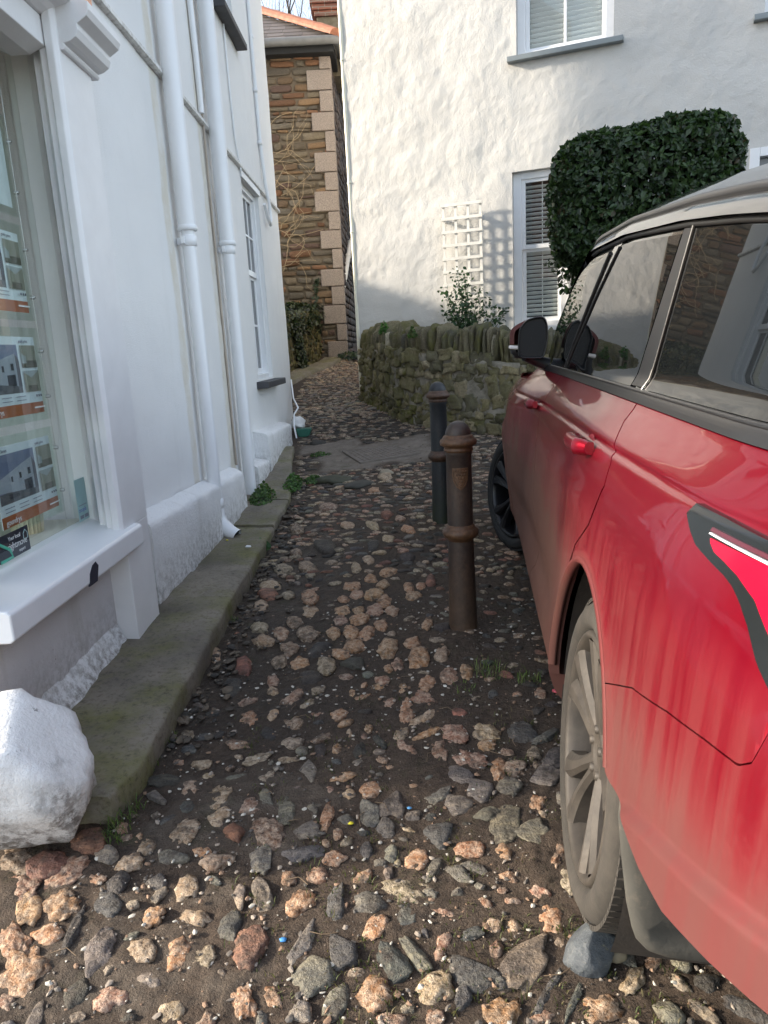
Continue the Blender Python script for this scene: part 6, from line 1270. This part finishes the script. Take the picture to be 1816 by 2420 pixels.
# tail lamp
LT = [(-.536, 1.094), (-.627, 1.095), (-.715, 1.094), (-.80, 1.094), (-.95, 1.095)]; LB = [(-.536, 1.092), (-.543, 1.080), (-.580, 1.064), (-.612, 1.053), (-.657, 1.046), (-.699, 1.040), (-.721, 1.034), (-.743, 1.023), (-.771, 1.003), (-.799, .972), (-.86, .93), (-.95, .90)]
def lamp(name, top, bot, s0, s1, mat, off, parent, depth=.012):
    S_ = np.linspace(s0, s1, 60); tz = np.interp(-S_, [-p[0] for p in top], [p[1] for p in top]); bz = np.interp(-S_, [-p[0] for p in bot], [p[1] for p in bot]); V_ = np.linspace(0, 1, 16)[None]
    return cpanel(name, np.repeat(S_[:, None], 16, 1), bz[:, None] + (tz - bz)[:, None] * V_, mat, off, depth, parent)
LH = NT('lamp_housing'); LH.set(base=(.010, .012, .013), rough=.2, spec=.35); lh = lamp('tail_lamp', LT, LB, -.536, -.95, LH.m, .011, car, .02)
LR = NT('lamp_lens'); LR.set(base=(.33, .004, .022), rough=.1, spec=.4); pass
lamp('lens', [(-.640, 1.071), (-.736, 1.073), (-.95, 1.074)], [(-.640, 1.070), (-.645, 1.066), (-.662, 1.059), (-.692, 1.055), (-.724, 1.049), (-.740, 1.044), (-.768, 1.035), (-.82, 1.0), (-.95, .96)], -.640, -.95, LR.m, .014, lh)
lamp('light_guide', [(-.632, 1.0765), (-.95, 1.0775)], [(-.632, 1.0745), (-.95, 1.0735)], -.632, -.95, simple('lamp_white', (.55, .55, .60), .2), .0145, lh)
lamp('reflector', [(-.63, 1.083), (-.95, 1.085)], [(-.63, 1.078), (-.95, 1.080)], -.63, -.95, simple('lamp_plum', (.07, .02, .03), .2), .0142, lh)
# mirror
mi = bpy.data.objects.new('wing_mirror', None); C.objects.link(mi); mi.parent = car; mi.location = (2.1, .0, 1.23)
OUTL = [(.143, 1.362), (.128, 1.385), (.099, 1.405), (.060, 1.425), (.020, 1.437), (-.012, 1.435), (-.030, 1.405), (-.040, 1.345), (-.036, 1.29), (-.025, 1.245), (.0, 1.238), (.05, 1.236), (.095, 1.238), (.125, 1.250), (.138, 1.28), (.143, 1.32)]
def rs_outline(p, n=6):
    q = []; k = len(p)
    for i in range(k):
        p0, p1, p2, p3 = [np.array(p[(i + j) % k]) for j in (-1, 0, 1, 2)]
        for t in np.linspace(0, 1, n, endpoint=False): q.append(tuple(.5 * (2 * p1 + (p2 - p0) * t + (2 * p0 - 5 * p1 + 4 * p2 - p3) * t * t + (3 * p1 - p0 - 3 * p2 + p3) * t ** 3)))
    return q
OU0 = rs_outline(OUTL); OU = [(p[0] if p[0] < .07 else .07 + (p[0] - .07) * .45, p[1]) for p in OU0]; ctr = np.array((.04, 1.335))
ZS = 1.287
def ring2(s_, k, up, dy=0, dz=0): return [(s_ - 2.1, ctr[0] + (p[0] - ctr[0]) * k + dy, (max(q_, ZS + .012) if up else min(q_, ZS - .012)) - 1.23) for p in OU0 for q_ in (ctr[1] + (p[1] - ctr[1]) * k + dz,)]
def ring(s_, k, dy=0, dz=0): return [(s_ - 2.1, (ctr[0] + (p[0] - ctr[0]) * k + dy), ctr[1] + (p[1] - ctr[1]) * k + dz - 1.23) for p in OU]
def loft(rings, cap0=False, cap1=True):
    m = MB(); m.grid(np.array([r_ + [r_[0]] for r_ in rings]))
    if cap0: m.add(rings[0], [tuple(range(len(OU)))])
    if cap1: m.add(rings[-1], [tuple(range(len(OU)))[::-1]])
    return m
loft([ring(2.108, 1.0), ring(2.095, 1.0), ring(2.09, .965), ring(2.095, .93), ring(2.118, .90)], False, True).build('mirror_frame', TRIMB, mi, local=True)
loft([ring(2.108, 1.0), ring(2.122, 1.01)], False, False).build('mirror_band', TRIMB, mi, local=True)
for up_, nm_, mt_ in ((True, 'mirror_cap', CRED), (False, 'mirror_shell', TRIMB)): loft([ring2(2.1225, .80, up_), ring2(2.128, .97, up_), ring2(2.15, 1.0, up_), ring2(2.19, .97, up_, -.004), ring2(2.235, .84, up_, -.012), ring2(2.262, .55, up_, -.02)]).build(nm_, mt_, mi, local=True)
loft([ring(2.116, .90), ring(2.1165, .02)], False, False).build('mirror_glass', simple('mirror_dark', (.006, .007, .010), .35, spec=.3), mi, local=True)
m = MB(); m.box((.024, .094, .048), (.10, .1445, .066)); m.build('indicator', simple('indicator_clear', (.75, .72, .70), .15), mi, local=True, bevel=.006)
m = MB(); m.box((.03, .03, .004), (.10, .12, .034)); m.build('mirror_base', TRIMB, mi, local=True, bevel=.012)
m = MB(); m.tube([(.06, .06, .02), (.09, .0, -.005), (.10, -.06, -.02)], [.03, .028, .034], 12); m.build('mirror_arm', TRIMB, mi, local=True)
# mudflap
m = MB(); P = []
fo = [(.020, .60), (.018, .52), (.004, .44), (-.012, .36), (-.026, .312), (-.036, .288), (-.055, .270), (-.085, .262), (-.2, .262), (-.27, .27)]
for y_, z_ in fo: P.append([(-.445 - .05 * (.6 - z_) - .0, y_, z_), (-.452 - .05 * (.6 - z_), y_ - .004, z_ + .002), (-.46 - .05 * (.6 - z_), y_ - .02, z_ + .01), (-.462 - .03 * (.6 - z_), min(y_ - .05, -.05) if z_ > .3 else y_ - .02, z_ + .03), (-.465, min(y_ - .14, -.14), max(z_, .33)), (-.465, -.30, max(z_, .36))])
m.grid(np.array(P)); m.build('mudflap', paint('dusty_mudflap', (.055, .053, .046), .75, .3, .2, 8, .35, (.13, .11, .085)), car, local=True, weld='keep')
# wheels
def wheel(cx, cyy, cz, steer, dusty, name='wheel'):
    w = bpy.data.objects.new(name, None); C.objects.link(w); w.parent = car; w.location = (cx, cyy, cz); w.rotation_euler = (0, 0, steer)
    if dusty:
        n = NT('dusty_alloy'); n.set(base=n.ramp(n.noise(14, 5, .7), (.3, (.034, .030, .026)), (.7, (.068, .058, .048))), rough=.62, metal=.25); n.bump(n.noise(120, 3), .1, .003); RIM = n.m
        n = NT('dusty_tyre'); n.set(base=n.ramp(n.noise(11, 6, .7), (.3, (.022, .020, .017)), (.7, (.046, .040, .033))), rough=.9); n.bump(n.noise(90, 4), .25, .005); TY = n.m
    else: RIM = simple('black_alloy', (.010, .010, .012), .3, metal=.3); TY = simple('black_tyre', (.013, .013, .013), .8)
    TP = lambda P_: [(.285 + (a - .285) * .79, b) for a, b in P_]
    m = MB(); m.lathe(TP([(.285, -.22), (.30, -.245), (.345, -.25), (.372, -.235), (.383, -.20), (.385, -.12), (.383, -.045), (.374, -.018), (.362, -.006), (.345, .002), (.325, .004), (.308, .001), (.297, -.006), (.289, -.016), (.285, -.03)]), (0, 0, 0), (0, 1, 0), 96)
    for k in range(96):       # shoulder and tread blocks
        a = 2 * math.pi * k / 96; c, s_ = math.cos(a), math.sin(a); rr = Vector((c, 0, s_)); tt = Vector((-s_, 0, c)); m.obox(rr * .364 + Vector((0, -.052, 0)), rr * .005, tt * .0095, Vector((0, .035, 0)) + tt * .004); m.obox(rr * .3645 + Vector((0, -.135, 0)), rr * .0045, tt * .010, Vector((0, .036, 0)) - tt * .006); m.obox(rr * .364 + Vector((0, -.215, 0)), rr * .005, tt * .0095, Vector((0, .03, 0)))
    m.build('tyre', TY, w, local=True)
    m = MB(); m.lathe([(.283, -.20), (.262, -.19), (.250, -.10), (.258, -.03), (.266, -.012), (.272, -.003), (.280, -.003), (.286, -.010), (.286, -.03)], (0, 0, 0), (0, 1, 0), 72); rim = m.build('rim', RIM, w, local=True)
    m = MB(); m.lathe([(.27, -.125), (.0, -.125)], (0, 0, 0), (0, 1, 0), 48); m.lathe([(.17, -.105), (.05, -.10)], (0, 0, 0), (0, 1, 0), 48); m.build('brake_disc', simple('brake_' + ('a' if dusty else 'b'), (.016, .014, .012) if dusty else (.012, .012, .012), .6, metal=.4), w, local=True)
    for k in range(5):
        a0 = 2 * math.pi * k / 5 + .35; m = MB()
        for sg in (-1, 1):
            P = []
            for t in np.linspace(0, 1, 12):
                r_ = .045 + .221 * t; a = a0 + sg * (.10 * (1 - t) ** 2 + .11 + .13 * t ** 1.4); wdt = .024 + .012 * t - .010 * math.sin(math.pi * t); dp = -.036 + .034 * t ** .8
                c, s_ = math.cos(a), math.sin(a); rr = np.array((c, 0, s_)) * r_; tt = np.array((-s_, 0, c)); P.append([rr + tt * x_ * wdt + np.array((0, dp + h, 0)) for x_, h in ((-1.1, -.050), (-1, -.012), (-.55, .0), (.35, -.003), (1, -.016), (1.1, -.050))])
            m.grid(np.array(P), smooth=False)
        m.build('spoke', RIM, rim, local=True, bevel=None)
    m = MB(); m.lathe([(.075, -.07), (.074, -.042), (.064, -.034), (.040, -.036), (.036, -.044), (.034, -.042), (.0, -.040)], (0, 0, 0), (0, 1, 0), 36)
    for k in range(5): a = 2 * math.pi * k / 5 + .05; m.lathe([(.011, -.05), (.011, -.028), (.0, -.026)], (.055 * math.cos(a), 0, .055 * math.sin(a)), (0, 1, 0), 8)
    m.build('hub', RIM, rim, local=True); return w
wheel(0, 0, .368, 0, True); wheel(2.90, .03, .39, R(24), False)
for cx in (0, 2.9): m = MB(); m.lathe([(.0, 0), (.38, 0), (.385, .04), (.385, .21), (.37, .24), (.0, .24)], (cx, -1.92, .385), (0, 1, 0), 40); m.build('wheel', simple('far_tyre', (.015, .015, .015), .85), car, local=True)
